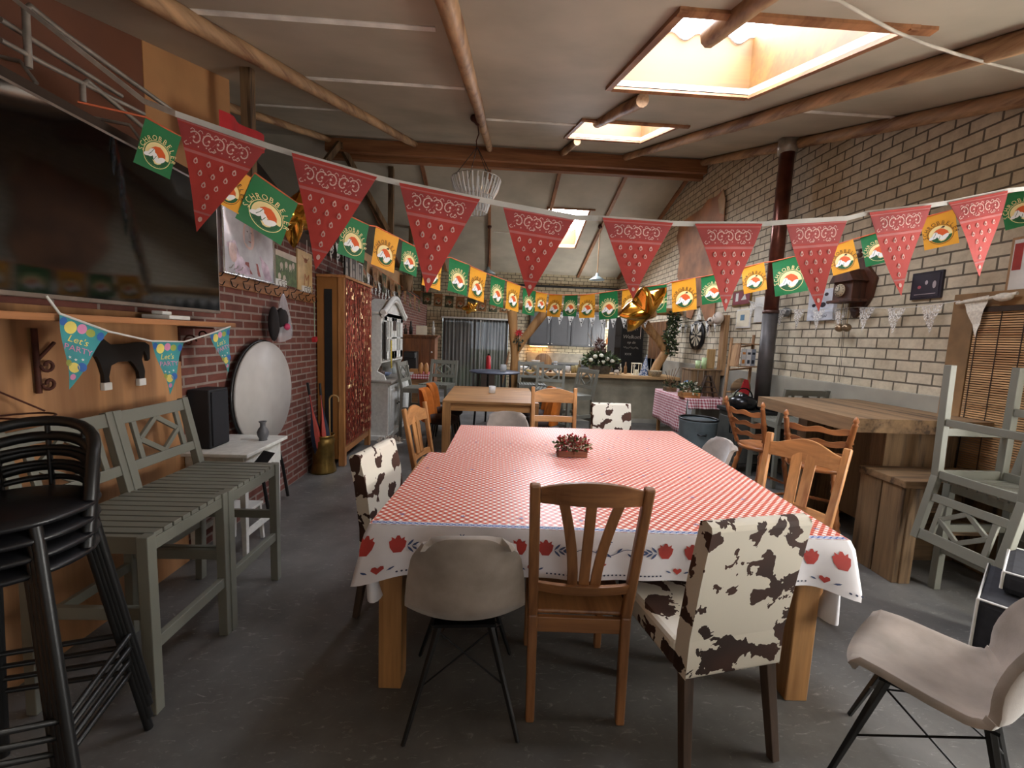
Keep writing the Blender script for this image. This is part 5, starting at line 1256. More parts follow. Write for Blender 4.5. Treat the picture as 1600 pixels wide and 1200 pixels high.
solo('timber_post', MB().b2((3.58, 6.50, 1.10), (3.66, 6.62, 2.05)), mlp, 'short vertical timber board fixed to the right wall behind the crate', 'timber', bevel=.006)
t = thing('cow_mask', 'black and white cow head mask on the vertical timber board', 'mask', (3.5, 6.56, 1.9))
part('head', MB().ball((3.52, 6.60, 2.0), (.07, .13, .10)).ball((3.46, 6.70, 1.96), (.06, .07, .06)), mc, t, world=True)
part('strip', MB().b2((3.48, 6.78, 1.72), (3.50, 6.83, 1.98)), mc, t, world=True)
def frame_pic(name, label, p, q, mf_, mp_, cat='picture', th=.022, marks=None, fw=.02):
    """p, q: pixel corners top left / bottom right on the right wall"""
    a, b2 = at(*p, x=3.68), at(*q, x=3.68); y0_, y1_ = b2.y, a.y; z0_, z1_ = min(a.z, b2.z), max(a.z, b2.z)
    t = thing(name, label, cat, (3.69, (y0_ + y1_) / 2, z0_))
    part('frame', MB().b2((3.699 - th, y0_, z0_), (3.699, y1_, z1_)), mf_, t, .003, world=True)
    mb = MB().b2((3.699 - th - .003, y0_ + fw, z0_ + fw), (3.699 - th, y1_ - fw, z1_ - fw), 0)
    pr = Print(mb, lambda u, v, l: Vector((3.699 - th - .003 - l, y1_ - u * (y1_ - y0_), z0_ + v * (z1_ - z0_))), .001)
    if marks: marks(pr)
    part('print', mb, mp_, t, world=True); return t
mpd = plain('dark_print', '#2a2530', .4); mpl = plain('light_print', '#b9aeb0', .4)
def mk1(pr):
    pr.poly(disc2(.3, .45, .06, .06, 10), 1); pr.poly(disc2(.52, .6, .05, .08, 10), 2); pr.poly(disc2(.78, .5, .06, .14, 10), 2); pr.polys(ribbon2([(.15, .18), (.85, .18)], .02), 2)
frame_pic('framed_picture', 'dark square framed picture right of the cuckoo clock', (1427, 428), (1469, 465), mpd, [plain('dark_print2', '#37323c', .4), m_pk, mpl], marks=mk1)
def mk2(pr):
    for cx, cy, r in ((.35, .75, .1), (.7, .82, .08), (.8, .55, .07), (.25, .5, .08), (.6, .5, .12), (.4, .33, .06)): pr.poly(disc2(cx, cy, r, r * .7, 9), 1)
    pr.up(); pr.polys(ribbon2([(.2 + .6 * k / 30, .13 + .035 * math.sin(k * 1.3) + .015 * math.sin(k * .7)) for k in range(31)], .014), 1)
frame_pic('canvas', 'pale blue white canvas with black cow spots and script, left of the cuckoo clock', (1268, 455), (1303, 500), plain('canvas_white', '#cfd4dc', .6), [plain('canvas_white', '#cfd4dc', .6), mpd], 'canvas', .04, mk2, .005)
def mk3(pr): pr.poly([(.32, .4), (.62, .4), (.62, .7), (.32, .7)], 1)
frame_pic('framed_picture', 'small white framed picture with a blue centre, left of the flue pipe', (1152, 484), (1171, 512), m_white, [m_cream, plain('blue_print', '#5a7f96', .5)], marks=mk3)
frame_pic('wall_panel', 'narrow white panel on the right wall directly beside the flue pipe', (1181, 465), (1194, 503), m_white, [m_white], 'panel')
def mk4(pr): pr.poly([(.2, .3), (.35, .3), (.35, .8), (.2, .8)], 1); pr.poly([(.5, .35), (.8, .35), (.7, .7)], 1)
frame_pic('framed_picture', 'red and white print in a brown frame, half behind a red pennant', (1146, 455), (1172, 476), m_brass, [plain('red_print', '#7d2f38', .5), m_white], marks=mk4)
frame_pic('framed_poster', 'wood framed poster cut off by the right picture edge, above the blind', (1583, 372), (1640, 470), mlp, [m_white, m_pred], marks=lambda pr: pr.poly([(.1, .5), (.3, .5), (.3, .9), (.1, .9)], 1))
# wall bracket with bracket sculpture, tiny grey fittings
solo('round_vase', MB().ball((3.665, 5.25, 2.02), (.03, .10, .06)), plain('pewter', '#6f6f6c', .4, .3), 'small grey dove shaped ornament on the wall right of the flue pipe', 'wall decoration')

# cuckoo clock
t = thing('cuckoo_clock', 'carved brown cuckoo clock with gabled house front on the right wall', 'clock', (3.62, 4.22, 1.95))
mcl = wood('clock_wood', '#55301e', '#331a10', 'z'); cy = 4.22
part('back_board', MB().prism([(3.66, cy - .20, 2.28), (3.66, cy - .17, 2.10), (3.66, cy - .12, 2.02), (3.66, cy, 1.90), (3.66, cy + .08, 2.02), (3.66, cy + .10, 2.40), (3.66, cy + .02, 2.50), (3.66, cy - .06, 2.50), (3.66, cy - .10, 2.40)], (.035, 0, 0)), mcl, t, .006, world=True)
part('case', MB().b2((3.52, cy - .11, 2.08), (3.66, cy + .13, 2.27)), mcl, t, .004, world=True)
part('roof', MB().prism([(3.49, cy - .14, 2.26), (3.49, cy + .16, 2.26), (3.49, cy + .10, 2.36), (3.49, cy - .06, 2.38)], (.17, 0, 0)), mcl, t, .004, world=True)
part('balcony', MB().b2((3.49, cy - .15, 2.055), (3.66, cy + .17, 2.08)), mcl, t, .003, world=True)
part('finial', MB().lathe([(.0, .09), (.018, .07), (.012, .05), (.03, .03), (.015, 0)], (3.63, cy - .02, 2.50), 10), mcl, t, world=True)
d_ = part('dial', MB().lathe([(0, 0), (.062, 0), (.065, .008), (0, .01)], (3.515, cy + .03, 2.175), 24, mat=RY), plain('dial_ivory', '#b8a88c', .5), t, world=True)
mb = MB().bar((3.500, cy + .03, 2.175), (3.500, cy + .03, 2.215), .006, .003).bar((3.500, cy + .03, 2.175), (3.500, cy + .06, 2.165), .006, .003)
for k in range(12): a = k * PI / 6; mb.box((3.503, cy + .03 + .05 * math.cos(a), 2.175 + .05 * math.sin(a)), (.002, .008, .008))
part('hands', mb, m_black, t, world=True)
for i, dy in enumerate((-.03, .06)):
    part('chain', MB().tube([(3.58, cy + dy, 2.07), (3.58, cy + dy, 1.84)], .003, 5), m_brass, t, world=True)
    part('weight', MB().ball((3.58, cy + dy, 1.80), .042), plain('weight_brass', '#8d7a62', .3, .8), t, world=True)
part('pull_chain', MB().tube([(3.58, cy + .02, 2.07), (3.60, cy + .02, 1.24)], .002, 5).tube([(3.58, cy + .0, 2.07), (3.60, cy + .0, 1.24)], .002, 5), m_blackm, t, world=True)

# bamboo blind in a timber frame at the right edge
t = struct('window_3', MB().b2((3.672, 1.7, .45), (3.70, 3.12, 1.98)), m_loft)
mb = MB().b2((3.64, 3.10, .3), (3.70, 3.26, 2.04)).b2((3.64, 1.62, 1.93), (3.70, 3.10, 2.04)); struct('trim_%d' % tn, mb, plain('frame_brown', '#8a6a45', .7, 0, .15, 4), .004); tn += 1
t = thing('bamboo_blind', 'lowered bamboo slat blind with dark cords covering the right window', 'blind', (3.64, 2.4, .45))
mb = MB(); z = .47
while z < 1.90:
    mb.box((3.645, 2.40, z), (.006, 1.38, .011)); z += .0175
part('slats', mb, wood('bamboo', '#c79e70', '#a1764c', 'y'), t, world=True)
for k in range(10): part('cord', MB().b2((3.638, 3.06 - k * .14, .46), (3.641, 3.066 - k * .14, 1.90)), m_loft, t, world=True)
part('head_rail', MB().b2((3.63, 1.71, 1.89), (3.665, 3.09, 1.93)), m_loft, t, .003, world=True)

# ------------------------------------------------------------------ bar and kitchen at the back
t = thing('bar_counter', 'long stucco bar counter with a pale rough edged wooden top', 'bar counter', (2.0, 8.3, 0))
part('front', MB().b2((.58, 8.08, 0), (3.62, 8.55, .87)), m_counter, t, .01, world=True)
n = 40; mb = MB(); poly = [(.50 + 3.12 * i / n, 7.98 + .018 * mnoise.noise((i * .35, 0, 3)), .872) for i in range(n + 1)] + [(3.62, 8.70, .872), (.50, 8.70, .872)]
part('top_plank', mb.prism(poly, (0, 0, .055)), wood('pale_plank', '#c39d6c', '#9f7748', 'x'), t, world=True)
part('foot_plinth', MB().b2((.60, 8.06, 0), (3.62, 8.08, .08)), m_plinth, t, world=True)
CZ = .928
mtr = wood('forked_trunk', '#b08552', '#7b5630', 'z', .7, 6, .6)
t = thing('forked_trunk', 'natural forked tree trunk post at the left end of the bar', 'post', (.38, 7.9, 0))
part('trunk', MB().tube([(.42, 8.25, 0), (.40, 8.25, .6), (.42, 8.25, 1.2), (.37, 8.25, 1.7), (.33, 8.25, 2.08)], [.10, .085, .08, .085, .10], 14), mtr, t, world=True)
part('branch', MB().tube([(.42, 8.25, 1.25), (.58, 8.25, 1.55), (.78, 8.25, 1.83), (.96, 8.25, 2.08)], [.06, .075, .085, .09], 14), mtr, t, world=True)
t = thing('forked_trunk', 'crooked tree trunk post with a branch leaning left, standing on the right bar end', 'post', (3.2, 8.3, CZ))
part('trunk', MB().tube([(3.20, 8.3, CZ), (3.28, 8.3, 1.15), (3.42, 8.3, 1.40), (3.44, 8.3, 1.55)], [.10, .085, .08, .075], 14), mtr, t, world=True)
part('branch', MB().tube([(3.42, 8.3, 1.42), (3.25, 8.3, 1.65), (3.05, 8.3, 1.85), (2.85, 8.3, 2.08)], [.07, .075, .085, .09], 14), mtr, t, world=True)
solo('log_beam', MB().tube([(.1, 8.27, 2.19), (1.2, 8.27, 2.18), (2.3, 8.27, 2.20), (3.66, 8.27, 2.19)], [.07, .075, .07, .075], 12), mtr, 'horizontal log carried by the two forked trunks over the bar', 'beam')
t = thing('fir_garland', 'dark green fir garland hanging down the right trunk over the bar', 'garland', (3.45, 8.15, 1.3))
mb = MB()
for k in range(9): leaves(mb, (3.46 + .03 * math.sin(k), 8.16, 2.12 - k * .085), (.11, .08, .07), 70, .07, (0, 1), 0, 20 + k)
part('needles', mb, [m_dgreen, m_green], t, world=True)
def flower(name, label, c, r, mat, cat='flower'):
    mb = MB(); rr_ = random.Random(4)
    for k in range(8):
        a = k * PI / 4; mb.add([Vector(c), Vector(c) + Vector((r * .5 * math.cos(a - .4), -.02, r * .5 * math.sin(a - .4))), Vector(c) + Vector((r * math.cos(a), -.03, r * math.sin(a))), Vector(c) + Vector((r * .5 * math.cos(a + .4), -.02, r * .5 * math.sin(a + .4)))], [(0, 1, 2, 3)])
    mb.tube([c, (c[0] + .01, c[1], c[2] - .35)], .012, 6, 1); leaves(mb, (c[0], c[1], c[2] - .15), (.07, .04, .10), 30, .07, (1,), 0, 3)
    return solo(name, mb, [mat, m_dgreen], label, cat)
flower('poinsettia', 'red artificial poinsettia tied to the forked trunk at the left bar end', (.47, 8.12, 1.66), .09, m_red)

# kitchen wall units
KY = 12.30
mk = plain('kitchen_grey', '#3b3a39', .6, 0, .05)
xs = [1.02, 1.62, 2.22, 2.82, 3.20]
for i in range(4):
    x0, x1 = xs[i], xs[i + 1]
    t = thing('wall_cabinet', ('dark grey kitchen wall cabinet, leftmost, above the lit white pot', 'dark grey kitchen wall cabinet, second from the left', 'dark grey kitchen wall cabinet behind the tall twigs of the bouquet', 'narrow dark grey kitchen wall cabinet, rightmost, beside the open shelf')[i], 'cabinet', ((x0 + x1) / 2, KY + .2, 1.38))
    part('carcass', MB().b2((x0 + .005, KY, 1.38), (x1 - .005, YB - .01, 2.55)), mk, t, world=True)
    d_ = part('door', MB().b2((x0 + .008, KY - .022, 1.40), (x1 - .008, KY - .001, 2.54)), mk, t, .004, world=True)
    for a, bb in (((x0 + .03, 1.42), (x0 + .09, 2.52)), ((x1 - .09, 1.42), (x1 - .03, 2.52)), ((x0 + .09, 1.42), (x1 - .09, 1.48)), ((x0 + .09, 2.46), (x1 - .09, 2.52))):
        part('door_rail', MB().b2((a[0], KY - .030, a[1]), (bb[0], KY - .022, bb[1])), mk, t, .002, world=True)
    kx = x1 - .05 if i % 2 == 0 else x0 + .05
    part('knob', MB().ball((kx, KY - .04, 1.44), .02), m_steel, t, world=True)
t = thing('open_shelf', 'open kitchen shelf with jars between wall cabinets and chalkboard', 'shelf', (3.33, 12.4, 1.1))
part('side', MB().b2((3.21, 12.3, 1.0), (3.23, 12.69, 2.55)), mk, t, world=True)
for z in (1.45, 1.95, 2.3): part('board', MB().b2((3.23, 12.3, z), (3.66, 12.69, z + .02)), m_cream, t, world=True)
for i, (x, z, c, l) in enumerate(((3.32, 1.97, '#b8b09e', 'pale jar on the upper board of the open kitchen shelf, left'), (3.45, 1.97, '#c9c5ba', 'white jar on the upper board of the open kitchen shelf, right'), (3.36, 1.47, '#b06c33', 'orange white packet on the lower board of the open kitchen shelf'))):
    solo_lathe('storage_jar', [(0, 0), (.05, 0), (.05, .16), (.035, .18), (.035, .21), (0, .21)], (x, 12.42, z + .001), plain('jar_%d' % i, c, .5, 0, .2, 20), l, 'jar')
t = thing('base_cabinet', 'dark grey kitchen base units along the back wall behind the bar', 'cabinet', (2.3, 12.4, 0))
part('body', MB().b2((1.0, 12.12, .0), (3.66, 12.69, .86)), mk, t, world=True); part('worktop', MB().b2((.98, 12.08, .86), (3.66, 12.69, .90)), plain('stone_worktop', '#5b5a56', .4), t, world=True)
struct('trim_%d' % tn, MB().b2((1.0, 12.685, .90), (3.68, YB, 1.16)), plain('splash_panel', '#8c8373', .5)); tn += 1
t = thing('under_cabinet_lamp', 'warm glowing strip lamp under the leftmost wall cabinet', 'lamp', (1.3, 12.45, 1.34))
part('housing', MB().b2((1.05, 12.42, 1.355), (1.60, 12.52, 1.378)), m_white, t, world=True)
part('tube', MB().b2((1.07, 12.435, 1.345), (1.58, 12.505, 1.354)), emit('warm_tube', '#ffb44a', 14), t, world=True)
# chalkboard side of the tall fridge unit
t = thing('chalkboard_cabinet', 'tall dark cabinet whose side facing the room is a chalkboard with white writing', 'cabinet', (3.3, 10.2, 0))
part('body', MB().b2((2.90, 10.1, 0), (3.60, 10.75, 2.14)), mk, t, .004, world=True)
mb = MB().b2((3.06, 10.085, .1), (3.58, 10.098, 2.12), 0); pr = Print(mb, lambda u, v, l: Vector((3.32 + u, 10.085 - l, v)), .0015)
pr.polys(ribbon2([(-.19 + .30 * k / 24, 1.89 + .03 * math.sin(k * 1.5) + .012 * math.sin(k * .6)) for k in range(25)], .008), 1); pr.text('Welkom', -.02, 1.66, .125, 1, shear=.2); pr.text('op de', -.02, 1.54, .09, 1, shear=.2); pr.polys(ribbon2([(-.20 + .36 * k / 34, 1.44 + .022 * math.sin(k * 1.6) + .012 * math.sin(k * .5)) for k in range(35)], .007), 1); pr.text('xxx', -.08, 1.26, .11, 1)
pr.poly([(.10 + x * 2.2, 1.0 + y * 2.2) for x, y in [(0, -.018), (.018, .002), (.016, .014), (.007, .016), (0, .008), (-.007, .016), (-.016, .014), (-.018, .002)]], 1)
part('chalkboard', mb, [plain('slate_black', '#161616', .7, 0, .2, 5), plain('chalk', '#b7b5ad', .9)], t, world=True)
part('drawer_front', MB().b2((2.90, 10.085, 1.45), (3.04, 10.1, 1.70)), mk, t, .004, world=True); part('drawer_front', MB().b2((2.90, 10.085, 1.72), (3.04, 10.1, 2.1)), mk, t, .004, world=True)
part('oven_door', MB().b2((2.90, 10.085, .8), (3.04, 10.1, 1.43)), plain('oven_glass', '#2a2624', .2), t, .004, world=True)
for k in range(4): solo('door_plank', MB().b2((3.655, 8.95 + k * .24, .02), (3.695, 9.17 + k * .24, 2.05)), wood('plank_brown', '#7d5738', '#523521', 'z'), 'vertical brown plank of the boarded wall between chalkboard and trunk', 'plank', 'brown wall planks right of the chalkboard', bevel=.004)

# ---- things on the bar
def bar_item(name, prof, x, y, mat, label, cat, n=20): return solo_lathe(name, prof, (x, y, CZ), mat, label, cat, n)
bar_item('enamel_bucket', [(0, 0), (.075, 0), (.085, .20), (.09, .21), (.08, .21), (.07, .01), (0, .01)], .84, 8.35, m_white, 'white bucket shaped pot on the bar, under the warm lamp', 'pot')
bar_item('wash_tub', [(0, 0), (.13, 0), (.14, .07), (.13, .07), (.12, .01), (0, .01)], .60, 8.52, m_white, 'low white bowl beside the left trunk on the bar', 'bowl')
solo('round_board', MB().lathe([(0, -.012), (.17, -.012), (.175, 0), (.17, .012), (0, .012)], (1.02, 8.60, CZ + .176), 32, mat=Matrix.Rotation(PI / 2, 3, 'X')), mlp, 'round wooden serving board standing on edge behind the white pot', 'board')
bar_item('lemon_plate', [(0, 0), (.07, 0), (.09, .012), (0, .012)], .72, 8.20, plain('lemon', '#c7b23c', .6), 'small yellow plate at the left end of the bar', 'plate')
for k in range(4): solo_lathe('drinking_glass', [(0, 0), (.032, 0), (.038, .055), (.034, .055), (.028, .006), (0, .006)], (1.22, 8.22, CZ + k * .053), plain('checked_glass', '#aebacb', .3, 0, .45, 60), ('bottom blue white patterned glass of the stack on the bar', 'second blue white patterned glass from the bottom of the stack', 'third blue white patterned glass from the bottom of the stack', 'topmost blue white patterned glass of the stack on the bar')[k], 'glass')
for i, (x, r, h, c, l) in enumerate(((1.38, .035, .11, '#d2cfc4', 'white paper cup right of the glass stack on the bar'), (1.47, .05, .13, '#c9c7c2', 'white mug behind the brass tin on the bar'), (1.56, .035, .14, '#9a8a5c', 'dull gold tin on the bar, left of two'), (1.64, .035, .15, '#a39468', 'dull gold tin on the bar, right of two'), (1.12, .03, .08, '#5c3a2c', 'dark red jar between white pot and glass stack'))):
    solo_lathe('tin', [(0, 0), (r, 0), (r, h), (r * .85, h), (r * .8, h - .01), (0, h - .01)], (x, 8.2 + .05 * (i % 2), CZ), plain('bar_tin_%d' % i, c, .4, .2 if i > 1 else 0, .1), l, 'tin' if i > 1 else 'cup')
for i, (x, y, h, c, l) in enumerate(((1.74, 8.45, .24, '#7a6a48', 'amber bottle on the bar, left of the grey flower tub'), (2.58, 8.45, .20, '#c7c2ae', 'pale bottle with dark neck on the bar, right of the flower tub'), (2.70, 8.50, .24, '#8c6a4a', 'brown bottle with a white label on the bar, left of the lantern'))):
    solo_lathe('bottle', [(0, 0), (.03, 0), (.032, h * .55), (.012, h * .75), (.012, h), (0, h)], (x, y, CZ), plain('bar_bottle_%d' % i, c, .25), l, 'bottle', 16)
t = thing('flower_tub', 'grey zinc tub with white roses, greenery and tall twigs on the bar', 'flower arrangement', (2.14, 8.30, CZ))
part('tub', MB().lathe([(0, 0), (.16, 0), (.20, .16), (.21, .165), (.19, .165), (.15, .01), (0, .01)], (2.12, 8.30, CZ), 28, sx=1.2, sy=.8), plain('zinc', '#6a6b6a', .45, .4, .2, 15), t, world=True)
mb = MB(); leaves(mb, (2.12, 8.30, CZ + .26), (.34, .18, .14), 700, .085, (0, 0, 1), .2, 31); part('greenery', mb, [m_green, m_dgreen], t, world=True)
for k, (dx, dz) in enumerate(((-.22, .27), (-.02, .36), (.10, .30), (.02, .24), (-.14, .34), (.2, .26))): part('rose', MB().ball((2.12 + dx, 8.16, CZ + dz), (.045, .04, .04)), m_wflower, t, world=True)
rr = random.Random(9)
for k in range(9):
    a = rr.uniform(-.55, .15); part('twig', MB().tube([(2.14, 8.33, CZ + .2), (2.14 + a * .25, 8.33, CZ + .5), (2.14 + a * .55, 8.33, CZ + .72 + rr.uniform(0, .15))], [.007, .005, .002], 5), m_oldwood('z'), t, world=True)
mb = MB(); leaves(mb, (2.12, 8.33, CZ + .50), (.09, .06, .16), 120, .07, (0,), .5, 12); part('dried_heather', mb, plain('heather', '#6b4a42', .8, 0, .2, 20), t, world=True)
solo('zebra_ornament', MB().ball((2.42, 8.15, CZ + .06), (.06, .04, .04)).tube([(2.46, 8.15, CZ + .07), (2.49, 8.15, CZ + .12), (2.45, 8.15, CZ + .15)], .018, 8).b2((2.37, 8.13, CZ), (2.385, 8.17, CZ + .05)).b2((2.44, 8.13, CZ), (2.455, 8.17, CZ + .05)), mc, 'small black and white cow ornament right of the zinc flower tub', 'ornament')
t = thing('lantern', 'small pale metal lantern with glass sides on the bar, left of the blue cone', 'lantern', (2.86, 8.3, CZ))
for x in (2.79, 2.93):
    for y in (8.24, 8.38): part('post', MB().b2((x - .008, y - .008, CZ), (x + .008, y + .008, CZ + .22)), m_cream, t, world=True)
part('top', MB().b2((2.775, 8.225, CZ + .22), (2.945, 8.395, CZ + .235)), m_cream, t, world=True); part('base', MB().b2((2.775, 8.225, CZ), (2.945, 8.395, CZ + .015)), m_cream, t, world=True)
part('candle', MB().lathe([(0, 0), (.03, 0), (.03, .09), (0, .09)], (2.86, 8.31, CZ + .015), 16), m_cream, t, world=True)
t = thing('cloth_cone', 'tea towel in blue and white tied up as a pointed cone on the bar', 'tea towel', (3.0, 8.2, CZ))
mb = MB().grid(lambda u, v: (3.02 + (.10 * (1 - v) ** 1.2 + .006) * math.cos(2 * PI * u) * (1 + .12 * math.sin(12 * PI * u)) - .03 * (1 - v), 8.22 + (.07 * (1 - v) + .006) * math.sin(2 * PI * u), CZ + .42 * v), 36, 10, 0, True, close_u=True)
m_bw, nt, b = _new('blue_white_print'); nt.links.new(_ramp(nt, _noise(nt, 22, 2, dist=2), [(0, '#3c5a86'), (.5, '#c9ced6')], True), b.inputs['Base Color']); b.inputs['Roughness'].default_value = .8
part('cone', mb, m_bw, t, world=True); part('trailing_hem', MB().ball((3.12, 8.2, CZ + .012), (.12, .05, .012)), m_bw, t, world=True)
t = thing('wicker_basket', 'small oblong pale wicker basket on the bar beside the right trunk', 'basket', (3.27, 8.12, CZ))
part('basket', MB().lathe([(0, 0), (.10, 0), (.13, .10), (.135, .11), (.12, .11), (.09, .02), (0, .02)], (3.02 + .13, 8.08, CZ), 28, sx=1.1, sy=.7), plain('pale_wicker', '#a3977d', .8, 0, .35, 70, .5, 90), t, world=True)
t = thing('round_lamp', 'round cream lamp hanging under the rightmost wall cabinet', 'lamp', (3.13, 12.36, 1.18))
part('globe', MB().ball((3.13, 12.36, 1.24), (.055, .055, .06)), m_cream, t, world=True)
part('cord', MB().tube([(3.13, 12.36, 1.29), (3.13, 12.36, 1.381)], .006, 6), m_blackm, t, world=True)
t = thing('fire_extinguisher', 'red fire extinguisher hanging beside the back door curtains', 'fire extinguisher', (-.1, 12.4, .95))
ex = at(763, 567, y=12.30)
part('cylinder', MB().lathe([(0, 0), (.07, 0), (.075, .02), (.075, .36), (.05, .42), (.025, .44), (0, .44)], (ex.x, 12.30, ex.z - .22), 20), plain('extinguisher_red', '#a8232a', .3), t, world=True)
part('valve', MB().b2((ex.x - .03, 12.27, ex.z + .22), (ex.x + .03, 12.33, ex.z + .27)), m_blackm, t, world=True)
solo('low_chest', MB().b2((ex.x - .2, 12.12, 0), (ex.x + .2, 12.46, ex.z - .221)), m_loft, 'low dark chest under the red fire extinguisher', 'chest', bevel=.004)
solo('wall_pipe', MB().tube([(.45, YB - .05, 3.12), (3.66, YB - .05, 3.12)], .03, 10), m_black, 'black pipe running along the top of the back wall', 'pipe')
solo('leaning_poles', MB().tube([(.05, 8.05, 0), (.30, 8.12, 1.3)], .02, 8), mlp, 'thin pale pole leaning beside the left forked trunk', 'pole')

# ---- things on the tables
def tb(name, prof, c, mat, label, cat): return solo_lathe(name, prof, c, mat, label, cat)
tb('candle_glass', [(0, 0), (.045, 0), (.05, .10), (.046, .10), (.04, .03), (0, .03)], (.0, 6.05, .761), glassy('frosted_glass', '#e8eae8', .3, .6), 'frosted glass candle holder in the middle of the bare oak table', 'candle holder')
t = thing('table_light', 'small glass candle holder with a white candle on the blue topped round table', 'candle holder', (.17, 7.3, .97))
part('glass', MB().lathe([(0, 0), (.045, 0), (.06, .06), (.05, .13), (.045, .13), (.05, .06), (.035, .01), (0, .01)], (.18, 7.3, .971), 20), glassy('smoke_glass', '#cfd2d0', .1, .5), t, world=True)
cen = at(893, 712, z=ZC)
def cx_(t):
    for k in range(26):
        r2 = random.Random(k); part_mb.ball((cen.x + r2.uniform(-.11, .11), cen.y + r2.uniform(-.05, .05), ZC + r2.uniform(.06, .15)), r2.uniform(.006, .012), 0, 8, 5)
t = thing('centrepiece', 'small wooden trough of dried flowers and red berries on the checked tablecloth', 'flower arrangement', (cen.x, cen.y, ZC + .002))
c0 = (cen.x, cen.y, ZC + .002)
part('trough', MB().b2((c0[0] - .10, c0[1] - .045, c0[2]), (c0[0] + .10, c0[1] + .045, c0[2] + .04)), wood('trough_wood', '#8a5238', '#5d3322', 'x'), t, .004, world=True)
part_mb = MB(); cx_(t); leaves(part_mb, (c0[0], c0[1], c0[2] + .07), (.12, .07, .055), 620, .028, (0, 1, 2, 3, 4, 2), .3, 77); part('dried_flowers', part_mb, [m_berry, m_green, plain('dry_beige', '#b0a385', .8), m_pk, m_green], t, world=True)

# ------------------------------------------------------------------ hanging things
# red bandana pennants
BW, BH = .25, .30
mband = [plain('bandana_red', '#c0433c', .75, 0, .04, 3), plain('bandana_dark', '#ac4444', .75), plain('bandana_pink', '#c2706e', .75), plain('bandana_white', '#e2bcb4', .75)]
def bandana_mesh(seed):
    ph = seed * 1.3
    def f(u, v, l):
        v_ = -v / BH
        return Vector((u, v, l + .008 * math.sin(v * 14 + ph) + .006 * math.sin(u * 16 + ph) * v_))
    mb = MB(); n = 18
    hw = lambda v: BW / 2 * (1 + v / BH)
    for k in range(n):
        a, c = -BH * k / n, -BH * (k + 1) / n
        for j in range(4):
            q = lambda vv, jj: f(-hw(vv) + 2 * hw(vv) * jj / 4, vv, 0)
            mb.add([q(a, j), q(c, j), q(c, j + 1), q(a, j + 1)], [(0, 1, 2, 3)], 0, True)
    for side in (1, -1):
        pr = Print(mb, (lambda u, v, l: f(u, v, l)) if side > 0 else (lambda u, v, l: f(u, v, -l)), .0007)
        def band(v0, v1, mi):
            for j in range(6):
                pr.poly([(-hw(v0) + 2 * hw(v0) * j / 6, v0), (-hw(v1) + 2 * hw(v1) * j / 6, v1), (-hw(v1) + 2 * hw(v1) * (j + 1) / 6, v1), (-hw(v0) + 2 * hw(v0) * (j + 1) / 6, v0)], mi)
        band(-.016, -.072, 1); band(-.009, -.013, 2); band(-.078, -.086, 2); band(-.240, -.246, 2)
        pr.up()
        # paisley scrolls in the top border
        for k in range(-3, 4):
            cx, s = k * .033, 1 if k % 2 else -1
            if abs(cx) > hw(-.06) - .012: continue
            sp = [(cx + s * (.004 + .014 * (1 - t / 14)) * math.cos(t * .45 + .6), -.046 + (.004 + .017 * (1 - t / 14)) * math.sin(t * .45 + .6)) for t in range(12)]
            pr.polys(ribbon2(sp, .0035), 3); pr.poly(disc2(cx + s * .004, -.043, .0036, n=8), 3)
            pr.polys(ribbon2([(cx + s * .021, -.058), (cx + s * .027, -.064), (cx + s * .022, -.069), (cx + s * .014, -.066)], .0025), 3)
        for k in range(-5, 6):
            u0 = k * .0215 + .010
            if abs(u0) > hw(-.05) - .010: continue
            pr.polys(ribbon2([(u0 - .006, -.026), (u0 - .002, -.021), (u0 + .004, -.023), (u0 + .006, -.028)], .002), 3)
            pr.polys(ribbon2([(u0 - .006, -.050 - .004 * (k % 2)), (u0 + .001, -.043), (u0 + .006, -.049)], .0018), 2)
            pr.poly(disc2(u0, -.062 - .003 * (k % 2), .0022, n=6), 3); pr.poly(disc2(u0 + .010, -.034, .0018, n=6), 3)
        for k in range(-1, 2): pr.poly(disc2(k * .02, -.262, .006, .008, 8), 3) if abs(k * .02) < hw(-.27) else None
        # drops
        r = 0; v = -.105
        while v > -.232:
            m = int((hw(v) - .008) / .036 * 2); m = max(1, m)
            for j in range(m):
                u = (j - (m - 1) / 2) * .036
                if abs(u) > hw(v) - .012: continue
                s = 1 if r % 2 else -1
                out = [(u + s * x, v + y) for x, y in [(0, .011), (.006, .004), (.006, -.004), (.0, -.008), (-.006, -.003), (-.004, .006)]]
                pr.poly(out, 3)
                pr.mb.add([pr.f(a_, b_, (pr.k + 1) * pr.step) for a_, b_ in [(u + s * x * .45, v + y * .5 - .0005) for x, y in [(0, .011), (.006, .004), (.006, -.004), (.0, -.008), (-.006, -.003), (-.004, .006)]]], [tuple(range(6))], 0)
            v -= .030; r += 1
    return mb.build('pennant', mband)
RED = [((275, 178), (418, 228)), ((457, 240), (590, 278)), ((624, 286), (750, 312)), ((785, 319), (900, 340)), ((940, 341), (1050, 349)), ((1085, 350), (1190, 350)), ((1228, 347), (1325, 341)), ((1355, 333), (1452, 321)), ((1480, 317), (1573, 298))]
pR = lambda p: on_plane(p[0], p[1], (0, 1.4, 0), (-.1, 1, 0))
t = thing('bunting', 'long string of nine red paisley bandana pennants stretched across the room, nearest the viewer', 'bunting', (.5, 1.45, 1.6))
bm = [bandana_mesh(i) for i in range(3)]; tape = [Vector((-2.02, 1.92, 2.87)), at(225, 158, y=1.5)]
for i, (a, c) in enumerate(RED):
    TL, TR = pR(a), pR(c); M, L = face(TL, TR)
    hs = (1.0, 1.05, 1.05, .93, .86, 1.0, 1.08, 1.05, 1.0)[i]
    mesh_part('pennant', bm[i % 3], M @ Matrix.Diagonal((L / BW, hs, 1, 1)), t); tape += [TL, TR]
